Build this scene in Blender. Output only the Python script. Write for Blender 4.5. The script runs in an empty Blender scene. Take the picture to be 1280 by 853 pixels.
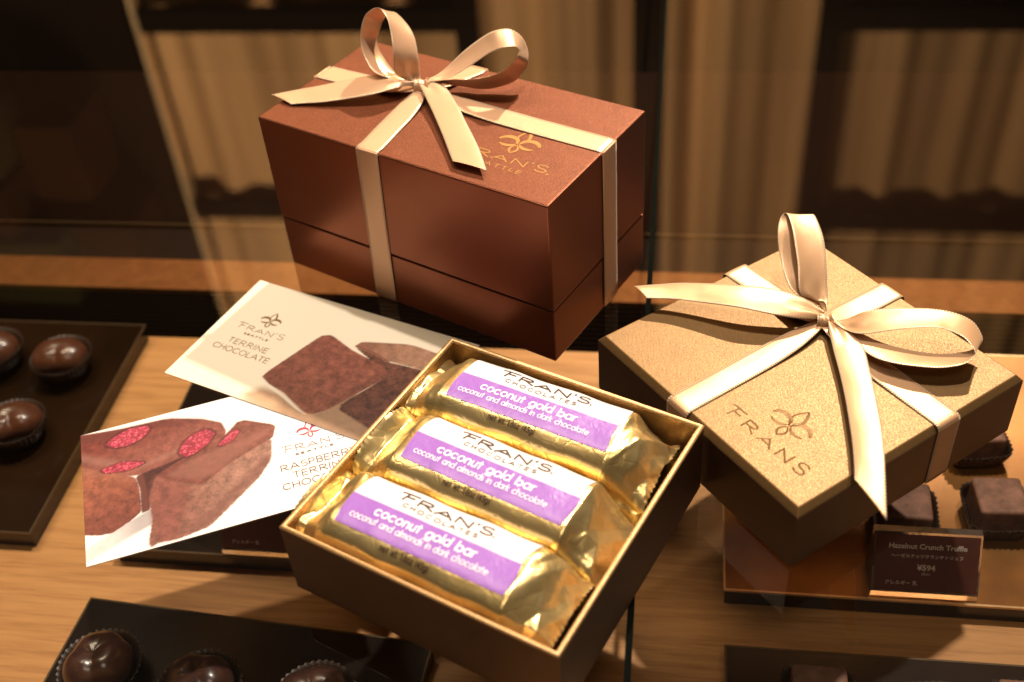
import bpy, bmesh, math, random
import numpy as np
from mathutils import Vector, Matrix, noise

# ---------------------------------------------------------------- helpers
# all measures in centimetres; K turns them into Blender metres
K = 0.01
R = math.radians
scene = bpy.context.scene
col = scene.collection
YAW = R(-10.5)                      # the display case is turned this much to the camera
random.seed(4)

def tag(o, label=None, cat=None, group=None, kind=None):
    if label: o['label'] = label
    if cat: o['category'] = cat
    if group: o['group'] = group
    if kind: o['kind'] = kind
    return o

def empty(name, loc, rz=0.0, parent=None):
    o = bpy.data.objects.new(name, None)
    o.empty_display_size = 0.02
    o.location = Vector(loc) * K
    o.rotation_euler = (0, 0, rz)
    o.parent = parent
    col.objects.link(o)
    return o

def mesh_obj(name, verts, faces, mat, parent=None, smooth=False, uvs=None, cols=None, loc=None, rz=0.0):
    me = bpy.data.meshes.new(name)
    me.from_pydata([(v[0] * K, v[1] * K, v[2] * K) for v in verts], [], faces)
    if uvs is not None:
        uvl = me.uv_layers.new(name='UVMap')
        flat = np.empty(len(me.loops) * 2, dtype=np.float32)
        idx = np.empty(len(me.loops), dtype=np.int32)
        me.loops.foreach_get('vertex_index', idx)
        u = np.asarray(uvs, dtype=np.float32)[idx]
        uvl.data.foreach_set('uv', u.ravel())
    if cols is not None:
        ca = me.color_attributes.new(name='Col', type='FLOAT_COLOR', domain='POINT')
        ca.data.foreach_set('color', np.asarray(cols, dtype=np.float32).ravel())
    if smooth:
        me.polygons.foreach_set('use_smooth', [True] * len(me.polygons))
    me.materials.append(mat)
    me.update()
    o = bpy.data.objects.new(name, me)
    o.parent = parent
    if loc is not None: o.location = Vector(loc) * K
    o.rotation_euler = (0, 0, rz)
    col.objects.link(o)
    return o

class MB:
    """collects simple solids into one mesh"""
    def __init__(s): s.v = []; s.f = []
    def add(s, vs, fs):
        b = len(s.v); s.v += [tuple(v) for v in vs]; s.f += [tuple(b + i for i in f) for f in fs]
    def box(s, x0, x1, y0, y1, z0, z1):
        s.add([(x0,y0,z0),(x1,y0,z0),(x1,y1,z0),(x0,y1,z0),(x0,y0,z1),(x1,y0,z1),(x1,y1,z1),(x0,y1,z1)],
              [(3,2,1,0),(4,5,6,7),(0,1,5,4),(1,2,6,5),(2,3,7,6),(3,0,4,7)])
    def build(s, name, mat, parent=None, smooth=False, bevel=0.0, seg=2, **k):
        o = mesh_obj(name, s.v, s.f, mat, parent, smooth, **k)
        if bevel > 0:
            bm = bmesh.new(); bm.from_mesh(o.data)
            bmesh.ops.bevel(bm, geom=[e for e in bm.edges], offset=bevel * K, segments=seg, profile=0.6, affect='EDGES')
            for f in bm.faces: f.smooth = True
            bm.to_mesh(o.data); bm.free()
            m = o.modifiers.new('wn', 'WEIGHTED_NORMAL'); m.keep_sharp = False; m.weight = 100
        return o

def grid_faces(nu, nv):
    return [(i*nv+j, (i+1)*nv+j, (i+1)*nv+j+1, i*nv+j+1) for i in range(nu-1) for j in range(nv-1)]

def smooth01(x): x = np.clip(x, 0, 1); return x*x*(3-2*x)

# ---------------------------------------------------------------- materials
def new_mat(name):
    m = bpy.data.materials.new(name); m.use_nodes = True
    nt = m.node_tree; nt.nodes.clear()
    out = nt.nodes.new('ShaderNodeOutputMaterial')
    b = nt.nodes.new('ShaderNodeBsdfPrincipled')
    nt.links.new(b.outputs[0], out.inputs[0])
    return m, nt, b, out

def node(nt, typ, ins=None, **props):
    n = nt.nodes.new(typ)
    for k, v in props.items(): setattr(n, k, v)
    for k, v in (ins or {}).items():
        if hasattr(v, 'is_linked') or isinstance(v, bpy.types.NodeSocket): nt.links.new(v, n.inputs[k])
        else: n.inputs[k].default_value = v
    return n

def coords(nt, scale=(100, 100, 100), rot=(0, 0, 0), kind='Object'):
    tc = node(nt, 'ShaderNodeTexCoord')
    mp = node(nt, 'ShaderNodeMapping', {'Vector': tc.outputs[kind], 'Scale': scale, 'Rotation': rot})
    return mp.outputs[0]

def ramp(nt, fac, stops):
    r = node(nt, 'ShaderNodeValToRGB', {'Fac': fac})
    e = r.color_ramp.elements
    while len(e) < len(stops): e.new(0.5)
    for el, (p, c) in zip(e, stops):
        el.position = p; el.color = (*c, 1) if len(c) == 3 else c
    return r.outputs['Color']

def bump(nt, b, height, strength, dist, normal=None):
    ins = {'Height': height, 'Strength': strength, 'Distance': dist * K}
    if normal is not None: ins['Normal'] = normal
    n = node(nt, 'ShaderNodeBump', ins)
    nt.links.new(n.outputs[0], b.inputs['Normal'])
    return n.outputs[0]

def simple(name, c, rough=0.5, metal=0.0, spec=0.5, coat=0.0, var=0.12, vscale=1.5, bstr=0.15, bscale=25, bdist=0.02):
    m, nt, b, _ = new_mat(name)
    v = coords(nt)
    n = node(nt, 'ShaderNodeTexNoise', {'Vector': v, 'Scale': vscale, 'Detail': 5.0})
    nt.links.new(ramp(nt, n.outputs[0], [(0.3, tuple(x*(1-var) for x in c)), (0.7, tuple(min(1, x*(1+var)) for x in c))]), b.inputs['Base Color'])
    b.inputs['Roughness'].default_value = rough; b.inputs['Metallic'].default_value = metal
    b.inputs['Specular IOR Level'].default_value = spec; b.inputs['Coat Weight'].default_value = coat
    b.inputs['Coat Roughness'].default_value = 0.12
    if bstr > 0:
        n2 = node(nt, 'ShaderNodeTexNoise', {'Vector': v, 'Scale': bscale, 'Detail': 3.0})
        bump(nt, b, n2.outputs[0], bstr, bdist)
    return m

def pearl_paper(name, c_dark, c_light, metal, rough, linen=True, spark=0.5, rot=0.0, bstr=0.5):
    """pearlescent wrapping paper: fine fibres, fine glitter"""
    m, nt, b, _ = new_mat(name)
    v = coords(nt, rot=(0, 0, rot))
    st = node(nt, 'ShaderNodeMapping', {'Vector': v, 'Scale': (2.0, 19, 19) if linen else (11, 11, 11)})
    fib = node(nt, 'ShaderNodeTexNoise', {'Vector': st.outputs[0], 'Scale': 1.0, 'Detail': 4.0, 'Roughness': 0.7})
    fine = node(nt, 'ShaderNodeTexNoise', {'Vector': v, 'Scale': 17.0, 'Detail': 3.0})
    big = node(nt, 'ShaderNodeTexNoise', {'Vector': v, 'Scale': 0.9, 'Detail': 3.0})
    mx = node(nt, 'ShaderNodeMath', {0: fib.outputs[0], 1: fine.outputs[0]}, operation='ADD')
    bg_ = node(nt, 'ShaderNodeMath', {0: big.outputs[0], 1: 0.35}, operation='MULTIPLY')
    mx2 = node(nt, 'ShaderNodeMath', {0: mx.outputs[0], 1: bg_.outputs[0]}, operation='ADD')
    mx3 = node(nt, 'ShaderNodeMath', {0: mx2.outputs[0], 1: 2.35}, operation='DIVIDE')
    nt.links.new(ramp(nt, mx3.outputs[0], [(0.42, c_dark), (0.57, c_light)]), b.inputs['Base Color'])
    rr = node(nt, 'ShaderNodeMapRange', {0: fine.outputs[0], 1: 0.3, 2: 0.7, 3: rough + 0.1, 4: rough - 0.1})
    nt.links.new(rr.outputs[0], b.inputs['Roughness'])
    b.inputs['Metallic'].default_value = metal
    n1 = bump(nt, b, fib.outputs[0], bstr, 0.02)
    vo = node(nt, 'ShaderNodeTexVoronoi', {'Vector': v, 'Scale': 16.0})
    bump(nt, b, vo.outputs['Color'], spark, 0.03, n1)
    return m

M = {}
M['gold_paper'] = pearl_paper('gold_pearl_paper', (0.152, 0.082, 0.026), (0.200, 0.112, 0.037), 0.45, 0.50, True, 0.08, 0.6, 0.22)
M['gold_side_shaded'] = simple('gold_satin_sides_shaded', (0.12, 0.066, 0.031), 0.40, 0.55, var=0.10, vscale=0.5, bstr=0.10, bscale=30, bdist=0.006)  # the lid's gold paper, with the shade on its sides darkened into the colour
M['open_side_shaded'] = simple('gold_satin_open_sides_shaded', (0.145, 0.085, 0.045), 0.42, 0.5, var=0.10, vscale=0.5, bstr=0.10, bscale=30, bdist=0.006)  # same gold paper again, darkened for the unlit outer walls of the open box
M['gold_inner'] = pearl_paper('gold_pearl_lining', (0.34, 0.19, 0.075), (0.5, 0.31, 0.13), 0.65, 0.36, True, 0.3, 0.0)
M['gold_rim'] = pearl_paper('gold_pearl_rim', (0.40, 0.235, 0.10), (0.58, 0.37, 0.17), 0.55, 0.42, False, 0.3)
M['copper_paper'] = pearl_paper('copper_pearl_paper', (0.135, 0.036, 0.013), (0.215, 0.062, 0.024), 0.45, 0.44, False, 0.5)
M['copper_side'] = simple('copper_satin_sides', (0.225, 0.072, 0.036), 0.31, 0.75, var=0.06, vscale=0.25, bstr=0.05, bscale=30, bdist=0.006)
M['gold_ink'] = simple('gold_print', (0.36, 0.18, 0.045), 0.45, 0.3, bstr=0)
M['logo_ink'] = simple('dark_gold_print', (0.20, 0.11, 0.035), 0.4, 0.3, bstr=0)
M['dark_ink'] = simple('dark_brown_print', (0.045, 0.022, 0.016), 0.4, bstr=0)
M['pink_ink'] = simple('crimson_print', (0.36, 0.045, 0.10), 0.4, bstr=0)
M['grey_ink'] = simple('mauve_grey_print', (0.11, 0.055, 0.05), 0.4, bstr=0)
M['white_ink'] = simple('white_print', (0.85, 0.80, 0.83), 0.4, bstr=0)
M['tag_ink'] = simple('cream_print', (0.75, 0.62, 0.52), 0.5, bstr=0)
M['black_board'] = simple('black_lacquer', (0.012, 0.007, 0.005), 0.22, bstr=0.03)
M['bronze_plate'] = simple('smoked_bronze_plate', (0.30, 0.13, 0.032), 0.34, 0.45, bstr=0.02, var=0.3, vscale=0.3)
M['bronze_shaded'] = simple('shaded_bronze_plate', (0.022, 0.010, 0.004), 0.18, 0.3, bstr=0.02, var=0.5, vscale=0.12)  # darker copy of the bronze plate; shade over the left tray is in the colour
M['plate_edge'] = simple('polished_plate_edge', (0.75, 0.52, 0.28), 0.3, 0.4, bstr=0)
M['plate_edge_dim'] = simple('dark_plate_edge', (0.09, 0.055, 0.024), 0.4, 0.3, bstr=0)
M['case_dark'] = simple('dark_case_lining', (0.018, 0.009, 0.005), 0.8, spec=0.1)
M['counter_dark'] = simple('matt_black_counter', (0.006, 0.004, 0.003), 0.95, spec=0.0)
M['case_brown'] = simple('case_rear_panel', (0.045, 0.019, 0.009), 0.6, var=0.4, vscale=0.06)
M['metal_rail'] = simple('brass_rail', (0.17, 0.10, 0.045), 0.35, 0.7)
M['green_glass'] = simple('glass_edge', (0.004, 0.005, 0.004), 0.9, spec=0.0, bstr=0)
M['tag_brown'] = simple('price_card_brown', (0.115, 0.036, 0.026), 0.5, bstr=0)
M['frame_black'] = simple('window_frame_black', (0.005, 0.0035, 0.0025), 0.9, spec=0.0)
M['wall_dark'] = simple('shop_wall_dark', (0.007, 0.0042, 0.0025), 0.95, spec=0.0)
M['olive'] = simple('olive_card', (0.022, 0.019, 0.007), 0.9, spec=0.0)
M['rust'] = simple('rust_card', (0.018, 0.007, 0.003), 0.9, spec=0.0)

# satin ribbon: soft sheen, woven, with picot ticks along both selvedges (uv: u = cm along, v = 0..1 across)
def satin(name, c, c2):
    m, nt, b, _ = new_mat(name)
    tc = node(nt, 'ShaderNodeTexCoord')
    sp = node(nt, 'ShaderNodeSeparateXYZ', {0: tc.outputs['UV']})
    u, vv = sp.outputs[0], sp.outputs[1]
    d = node(nt, 'ShaderNodeMath', {0: vv, 1: 0.5}, operation='SUBTRACT')
    a = node(nt, 'ShaderNodeMath', {0: d.outputs[0]}, operation='ABSOLUTE')
    edge = node(nt, 'ShaderNodeMapRange', {0: a.outputs[0], 1: 0.44, 2: 0.455, 3: 0.0, 4: 1.0})
    s = node(nt, 'ShaderNodeMath', {0: u, 1: 2*math.pi*9.0}, operation='MULTIPLY')
    s2 = node(nt, 'ShaderNodeMath', {0: s.outputs[0]}, operation='SINE')
    tick = node(nt, 'ShaderNodeMath', {0: s2.outputs[0], 1: 0.1}, operation='GREATER_THAN')
    em = node(nt, 'ShaderNodeMath', {0: edge.outputs[0], 1: tick.outputs[0]}, operation='MULTIPLY')
    mp = node(nt, 'ShaderNodeMapping', {'Vector': tc.outputs['UV'], 'Scale': (26, 14, 1)})
    wv = node(nt, 'ShaderNodeTexNoise', {'Vector': mp.outputs[0], 'Scale': 1.6, 'Detail': 2.0})
    base = ramp(nt, wv.outputs[0], [(0.3, c2), (0.7, c)])
    dk = node(nt, 'ShaderNodeMath', {0: edge.outputs[0], 1: 0.75}, operation='MULTIPLY')
    mix0 = node(nt, 'ShaderNodeMix', {0: dk.outputs[0], 6: base, 7: (0.36, 0.20, 0.10, 1)}, data_type='RGBA')
    mix = node(nt, 'ShaderNodeMix', {0: em.outputs[0], 6: mix0.outputs[2], 7: (0.95, 0.80, 0.6, 1)}, data_type='RGBA')
    nt.links.new(mix.outputs[2], b.inputs['Base Color'])
    b.inputs['Metallic'].default_value = 0.34
    b.inputs['Roughness'].default_value = 0.32
    b.inputs['Sheen Weight'].default_value = 0.25
    b.inputs['Sheen Roughness'].default_value = 0.4
    b.inputs['Sheen Tint'].default_value = (1, 0.8, 0.6, 1)
    add = node(nt, 'ShaderNodeMath', {0: wv.outputs[0], 1: em.outputs[0]}, operation='ADD')
    bump(nt, b, add.outputs[0], 0.5, 0.014)
    return m
M['ribbon_cream'] = satin('cream_satin', (0.74, 0.46, 0.29), (0.66, 0.40, 0.24))
M['ribbon_gold'] = satin('pale_gold_satin', (0.60, 0.365, 0.205), (0.52, 0.31, 0.165))

# foil wrappers
def foil(name, c1, c2, rough):
    m, nt, b, _ = new_mat(name)
    v = coords(nt)
    n = node(nt, 'ShaderNodeTexNoise', {'Vector': v, 'Scale': 0.7, 'Detail': 4.0})
    nt.links.new(ramp(nt, n.outputs[0], [(0.3, c1), (0.7, c2)]), b.inputs['Base Color'])
    b.inputs['Metallic'].default_value = 0.88; b.inputs['Roughness'].default_value = rough
    w = node(nt, 'ShaderNodeTexNoise', {'Vector': v, 'Scale': 0.9, 'Detail': 2.0, 'Distortion': 1.0})
    n1 = bump(nt, b, w.outputs[0], 0.28, 0.12)
    w2 = node(nt, 'ShaderNodeTexVoronoi', {'Vector': v, 'Scale': 1.1}, feature='DISTANCE_TO_EDGE')
    w3 = node(nt, 'ShaderNodeMapRange', {0: w2.outputs[0], 1: 0.0, 2: 0.06, 3: 0.0, 4: 1.0})
    bump(nt, b, w3.outputs[0], 0.16, 0.03, n1)
    return m
M['foil'] = foil('gold_foil', (0.78, 0.57, 0.23), (0.89, 0.70, 0.34), 0.28)

def vcol_mat(name, rough=0.4, bstr=0.0, coat=0.0):
    m, nt, b, _ = new_mat(name)
    a = node(nt, 'ShaderNodeVertexColor', layer_name='Col')
    nt.links.new(a.outputs[0], b.inputs['Base Color'])
    b.inputs['Roughness'].default_value = rough
    b.inputs['Coat Weight'].default_value = coat; b.inputs['Coat Roughness'].default_value = 0.2
    if bstr:
        v = coords(nt)
        w = node(nt, 'ShaderNodeTexNoise', {'Vector': v, 'Scale': 2.0, 'Detail': 3.0, 'Distortion': 0.8})
        bump(nt, b, w.outputs[0], bstr, 0.06)
    return m
M['card_print'] = vcol_mat('printed_card', 0.42)
M['label_print'] = vcol_mat('printed_label', 0.34, 0.55, 0.15)

# wood of the display shelf: long cathedral grain along x
m, nt, b, _ = new_mat('oak_shelf')
v = coords(nt)
mp = node(nt, 'ShaderNodeMapping', {'Vector': v, 'Scale': (0.045, 0.55, 0.5)})
dist = node(nt, 'ShaderNodeTexNoise', {'Vector': mp.outputs[0], 'Scale': 0.9, 'Detail': 3.0, 'Distortion': 0.6})
sep = node(nt, 'ShaderNodeSeparateXYZ', {0: mp.outputs[0]})
mul = node(nt, 'ShaderNodeMath', {0: dist.outputs[0], 1: 9.0}, operation='MULTIPLY')
ad = node(nt, 'ShaderNodeMath', {0: mul.outputs[0], 1: sep.outputs[1]}, operation='ADD')
ml = node(nt, 'ShaderNodeMath', {0: ad.outputs[0], 1: 4.5}, operation='MULTIPLY')
sn = node(nt, 'ShaderNodeMath', {0: ml.outputs[0]}, operation='SINE')
mr = node(nt, 'ShaderNodeMapRange', {0: sn.outputs[0], 1: -1.0, 2: 1.0, 3: 0.0, 4: 1.0})
mp2 = node(nt, 'ShaderNodeMapping', {'Vector': v, 'Scale': (0.35, 7.0, 5.0)})
fi = node(nt, 'ShaderNodeTexNoise', {'Vector': mp2.outputs[0], 'Scale': 1.0, 'Detail': 6.0, 'Roughness': 0.65})
sc_ = node(nt, 'ShaderNodeMath', {0: mr.outputs[0], 1: 0.22}, operation='MULTIPLY')
sm = node(nt, 'ShaderNodeMath', {0: fi.outputs[0], 1: sc_.outputs[0]}, operation='ADD')
nt.links.new(ramp(nt, sm.outputs[0], [(0.34, (0.42, 0.185, 0.055)), (0.62, (0.57, 0.272, 0.088)), (0.82, (0.64, 0.32, 0.108))]), b.inputs['Base Color'])
b.inputs['Roughness'].default_value = 0.5
bump(nt, b, fi.outputs[0], 0.12, 0.02)
M['oak'] = m
M['oak_rear_dimmed'] = simple('dimmed_rear_wood', (0.18, 0.068, 0.021), 0.8, var=0.15, spec=0.05)  # rear wood darkened in colour, as if the spots fell short of it
M['grille'] = simple('grille_black', (0.0045, 0.003, 0.002), 0.9, spec=0.0)

# display-case glass: mostly clear, mirrors the room more strongly at a flat angle
m, nt, b, out = new_mat('case_glass')
nt.nodes.remove(b)
fr = node(nt, 'ShaderNodeFresnel', {'IOR': 1.52})
k = node(nt, 'ShaderNodeMath', {0: fr.outputs[0], 1: 1.75}, operation='MULTIPLY', use_clamp=True)
tr = node(nt, 'ShaderNodeBsdfTransparent', {'Color': (0.97, 0.965, 0.94, 1)})
gl = node(nt, 'ShaderNodeBsdfGlossy', {'Color': (1, 1, 1, 1), 'Roughness': 0.012})
mx = node(nt, 'ShaderNodeMixShader', {0: k.outputs[0], 1: tr.outputs[0], 2: gl.outputs[0]})
nt.links.new(mx.outputs[0], out.inputs[0])
M['glass'] = m
m, nt, b, _ = new_mat('clear_acrylic')
b.inputs['Base Color'].default_value = (0.95, 0.93, 0.88, 1); b.inputs['Roughness'].default_value = 0.05
b.inputs['Transmission Weight'].default_value = 0.95; b.inputs['IOR'].default_value = 1.3
M['acrylic'] = m

def chocolate_mat(name, c, rough, coat, mott=0.0):
    m, nt, b, _ = new_mat(name)
    v = coords(nt)
    n = node(nt, 'ShaderNodeTexNoise', {'Vector': v, 'Scale': 1.4, 'Detail': 6.0, 'Roughness': 0.65})
    d = tuple(x*(0.78 - mott) for x in c); l = tuple(x*(1.2 + mott) for x in c)
    nt.links.new(ramp(nt, n.outputs[0], [(0.35, d), (0.68, l)]), b.inputs['Base Color'])
    b.inputs['Roughness'].default_value = rough; b.inputs['Coat Weight'].default_value = coat; b.inputs['Coat Roughness'].default_value = 0.15
    n2 = node(nt, 'ShaderNodeTexNoise', {'Vector': v, 'Scale': 9.0, 'Detail': 4.0})
    bump(nt, b, n2.outputs[0], 0.08 + mott, 0.03)
    return m
M['choc_dark'] = chocolate_mat('dark_chocolate', (0.060, 0.026, 0.020), 0.30, 0.35)
M['choc_milk_shaded'] = chocolate_mat('milk_chocolate_shaded', (0.10, 0.036, 0.018), 0.3, 0.3)  # colour lowered for the shade these pieces lie in
M['choc_dust'] = chocolate_mat('sugared_chocolate', (0.24, 0.115, 0.075), 0.65, 0.0, 0.15)
M['cup_paper'] = simple('dark_pleated_paper', (0.035, 0.019, 0.013), 0.42)

# curtain
m, nt, b, _ = new_mat('linen_curtain')
v = coords(nt)
mp = node(nt, 'ShaderNodeMapping', {'Vector': v, 'Scale': (0.06, 0.06, 0.004)})
n = node(nt, 'ShaderNodeTexNoise', {'Vector': mp.outputs[0], 'Scale': 1.0, 'Detail': 4.0})
nt.links.new(ramp(nt, n.outputs[0], [(0.35, (0.24, 0.125, 0.045)), (0.65, (0.55, 0.31, 0.125))]), b.inputs['Base Color'])
b.inputs['Roughness'].default_value = 0.85
M['curtain'] = m

# ---------------------------------------------------------------- stroke lettering
def arc(cx, cy, rx, ry, a0, a1, n=None):
    n = n or max(6, int(abs(a1-a0)/14))
    return [(cx + rx*math.cos(R(a0+(a1-a0)*i/n)), cy + ry*math.sin(R(a0+(a1-a0)*i/n))) for i in range(n+1)]
_c = arc(.25,.25,.25,.25,48,312)
_o = arc(.26,.25,.25,.25,90,450)
G = {  # glyph: (advance width, polylines); x-height 0.5, ascender 0.78, capital 0.72
 'c': (.46, [_c]), 'o': (.52, [_o]),
 'n': (.42, [[(0.02,0),(0.02,.5)], arc(.21,.3,.19,.2,180,0)+[(.40,0)]]),
 'u': (.42, [[(.02,.5)]+arc(.21,.2,.19,.2,180,360)+[(.40,.5)], [(.40,.5),(.40,0)]]),
 't': (.28, [[(.14,.7),(.14,0)], [(0,.5),(.28,.5)]]),
 'g': (.52, [_o, [(.51,.5),(.51,-.02)]+arc(.27,-.02,.24,.2,0,-150)]),
 'l': (.04, [[(.02,0),(.02,.8)]]), 'd': (.52, [_o, [(.51,0),(.51,.8)]]),
 'b': (.52, [_o, [(.01,0),(.01,.8)]]), 'a': (.52, [_o, [(.51,0),(.51,.5)]]),
 'r': (.24, [[(.02,0),(.02,.5)], arc(.2,.3,.18,.2,180,75)]),
 'm': (.66, [[(.02,0),(.02,.5)], arc(.17,.32,.15,.18,180,0)+[(.32,0)], arc(.48,.32,.16,.18,180,0)+[(.64,0)]]),
 's': (.30, [arc(.15,.37,.12,.125,40,250)+arc(.15,.13,.13,.125,80,-140)]),
 'i': (.04, [[(.02,0),(.02,.5)], [(.02,.66),(.02,.7)]]),
 'k': (.34, [[(.02,0),(.02,.8)], [(.32,.5),(.04,.24),(.34,0)]]),
 'h': (.42, [[(.02,0),(.02,.8)], arc(.21,.3,.19,.2,180,0)+[(.40,0)]]),
 'e': (.48, [[(.02,.27),(.48,.27)]+arc(.25,.25,.235,.25,5,320)]),
 'w': (.62, [[(0,.5),(.16,0),(.31,.46),(.46,0),(.62,.5)]]),
 'z': (.36, [[(.02,.5),(.34,.5),(0,0),(.36,0)]]),
 '.': (.06, [[(.02,.0),(.02,.04)]]),
 '(': (.16, [arc(.28,.32,.26,.5,140,220)]), ')': (.16, [arc(-.12,.32,.26,.5,40,-40)]),
 '1': (.2, [[(.02,.62),(.16,.74),(.16,0)]]),
 '6': (.46, [arc(.23,.22,.22,.22,90,450), [(.02,.26),(.30,.76)]]),
 '4': (.44, [[(.32,0),(.32,.74),(0,.2),(.44,.2)]]),
 '5': (.4, [[(.36,.74),(.1,.74),(.06,.42)]+arc(.18,.24,.2,.23,110,-140)]),
 'F': (.62, [[(0.12,0),(.22,.72)], [(-.10,.66),(.02,.72),(.66,.72)], [(.16,.38),(.54,.38)]]),
 'R': (.66, [[(.06,0),(.06,.72)], [(.06,.72),(.36,.72)]+arc(.38,.54,.2,.18,85,-90)+[(.06,.34)], [(.28,.34),(.68,0)]]),
 'A': (.74, [[(0,0),(.37,.74),(.74,0)], [(.13,.24),(.61,.24)]]),
 'N': (.66, [[(.04,0),(.04,.72),(.62,0),(.62,.74)]]),
 'S': (.52, [arc(.27,.54,.23,.18,35,255)+arc(.27,.18,.25,.18,75,-150)]),
 'C': (.66, [arc(.36,.36,.35,.36,42,318)]), 'H': (.6, [[(.03,0),(.03,.72)], [(.57,0),(.57,.72)], [(.03,.38),(.57,.38)]]),
 'O': (.76, [arc(.38,.36,.37,.36,90,450)]), 'L': (.42, [[(.03,.72),(.03,0),(.42,0)]]),
 'T': (.52, [[(.26,0),(.26,.72)], [(0,.72),(.52,.72)]]), 'E': (.46, [[(.46,.72),(.03,.72),(.03,0),(.46,0)], [(.03,.38),(.42,.38)]]),
 'I': (.06, [[(.03,0),(.03,.72)]]), 'P': (.5, [[(.04,0),(.04,.72),(.28,.72)]+arc(.29,.53,.19,.19,85,-90)+[(.04,.34)]]),
 'B': (.5, [[(.04,0),(.04,.72),(.26,.72)]+arc(.28,.55,.16,.17,85,-85)+[(.04,.38)], [(.28,.38)]+arc(.3,.19,.18,.19,80,-90)+[(.04,0)]]),
 'Y': (.54, [[(0,.72),(.27,.36),(.54,.72)], [(.27,.36),(.27,0)]]),
 "'": (.08, [[(.05,.76),(.02,.58)]]), ' ': (.26, []), 'r.': (.12, [arc(.05,.05,.04,.04,0,360,8)]),
}
def lay_text(text, x0, x1, y, h, track=0.12, cap=0.72, hfun=None, yfun=None):
    """polylines of a line of text fitted between x0 and x1; h = height of `cap` units"""
    s = h / cap
    tot = sum(G[c][0] for c in text) + track*(len(text)-1)
    sx = (x1-x0)/tot
    out = []; x = 0
    for c in text:
        w, pls = G[c]
        cx = x0 + (x + w/2)*sx
        k = hfun((cx-x0)/(x1-x0)) if hfun else 1
        dy = yfun((cx-x0)/(x1-x0)) if yfun else 0
        for pl in pls:
            out.append([(x0 + (x+px)*sx, y + dy + py*s*k) for px, py in pl])
        x += w + track
    return out

def emblem(cx, cy, s, rot=0.0):
    """four-petalled open flower: strokes with their half widths, s = overall height"""
    L = []
    def put(pts, w): L.append(([(cx + (x*math.cos(rot)-y*math.sin(rot))*s, cy + (x*math.sin(rot)+y*math.cos(rot))*s) for x, y in pts], [max(0.008, q)*s for q in w]))
    n = 14
    for sg in (-1, 1):   # tall upper petal
        pts = [(sg*0.125*math.sin(math.pi*min(1, t**0.8))*(1), 0.02+0.54*t) for t in [i/n for i in range(n+1)]]
        put(pts, [0.012 + (0.045 if sg > 0 else 0.02)*max(0, math.sin(math.pi*t))*t for t in [i/n for i in range(n+1)]])
        pts = [(sg*0.085*math.sin(math.pi*t), -0.02-0.30*t) for t in [i/n for i in range(n+1)]]
        put(pts, [0.012 + 0.025*t*(1-t)*4*t for t in [i/n for i in range(n+1)]])
    for sg in (-1, 1):   # side loops
        cx2, cy2 = sg*0.24, 0.05
        up = [(cx2 + 0.21*math.cos(R(a))*sg, cy2 + 0.165*math.sin(R(a))) for a in range(190, 0, -14)]
        put(up, [0.012+0.034*abs(math.sin(math.pi*i/(len(up)-1)))**1.5 + 0.02*i/len(up) for i in range(len(up))])
        lo = [(cx2 + 0.20*math.cos(R(a))*sg, cy2 + 0.14*math.sin(R(a))) for a in range(195, 325, 12)]
        put(lo, [0.012+0.028*math.sin(math.pi*i/(len(lo)-1)) for i in range(len(lo))])
    return L

def stroke_mesh(name, strokes, halfw, fmap, mat, parent, lift=0.012, relief=0.0, step=0.12):
    """strokes: polylines or (polyline, widths); fmap(x, y, lift) -> 3-D"""
    V = []; F = []
    for si, st in enumerate(strokes):
        if isinstance(st, tuple): pl, ws = st
        else: pl, ws = st, None
        P = [Vector((p[0], p[1])) for p in pl]
        W = ws or [halfw]*len(P)
        Q = []; QW = []
        for i in range(len(P)-1):
            L = (P[i+1]-P[i]).length; n = max(1, int(L/step))
            for k_ in range(n):
                Q.append(P[i].lerp(P[i+1], k_/n)); QW.append(W[i] + (W[i+1]-W[i])*k_/n)
        Q.append(P[-1]); QW.append(W[-1])
        d0 = (Q[1]-Q[0]).normalized(); d1 = (Q[-1]-Q[-2]).normalized()
        if ws is None: Q[0] = Q[0]-d0*halfw*0.6; Q[-1] = Q[-1]+d1*halfw*0.6
        lf = lift + 0.0016*(si % 5)
        b0 = len(V); m_ = 3 if relief else 2
        for i, q in enumerate(Q):
            a = (Q[i]-Q[i-1]).normalized() if i > 0 else None
            c = (Q[i+1]-Q[i]).normalized() if i < len(Q)-1 else None
            if a is None: t = c; kk = 1
            elif c is None: t = a; kk = 1
            else:
                t = a + c
                if t.length < 0.3: t = a
                t.normalize(); kk = 1/max(0.6, abs(t.dot(c)))
            nn = Vector((-t.y, t.x))*QW[i]*kk
            if relief:
                V.append(fmap(q.x+nn.x, q.y+nn.y, lf*0.2)); V.append(fmap(q.x, q.y, lf+relief)); V.append(fmap(q.x-nn.x, q.y-nn.y, lf*0.2))
            else:
                V.append(fmap(q.x+nn.x, q.y+nn.y, lf)); V.append(fmap(q.x-nn.x, q.y-nn.y, lf))
        for i in range(len(Q)-1):
            for j in range(m_-1):
                F.append((b0+i*m_+j, b0+i*m_+j+1, b0+(i+1)*m_+j+1, b0+(i+1)*m_+j))
    return mesh_obj(name, V, F, mat, parent)

def flat(z): return lambda x, y, l: (x, y, z + l)

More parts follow.
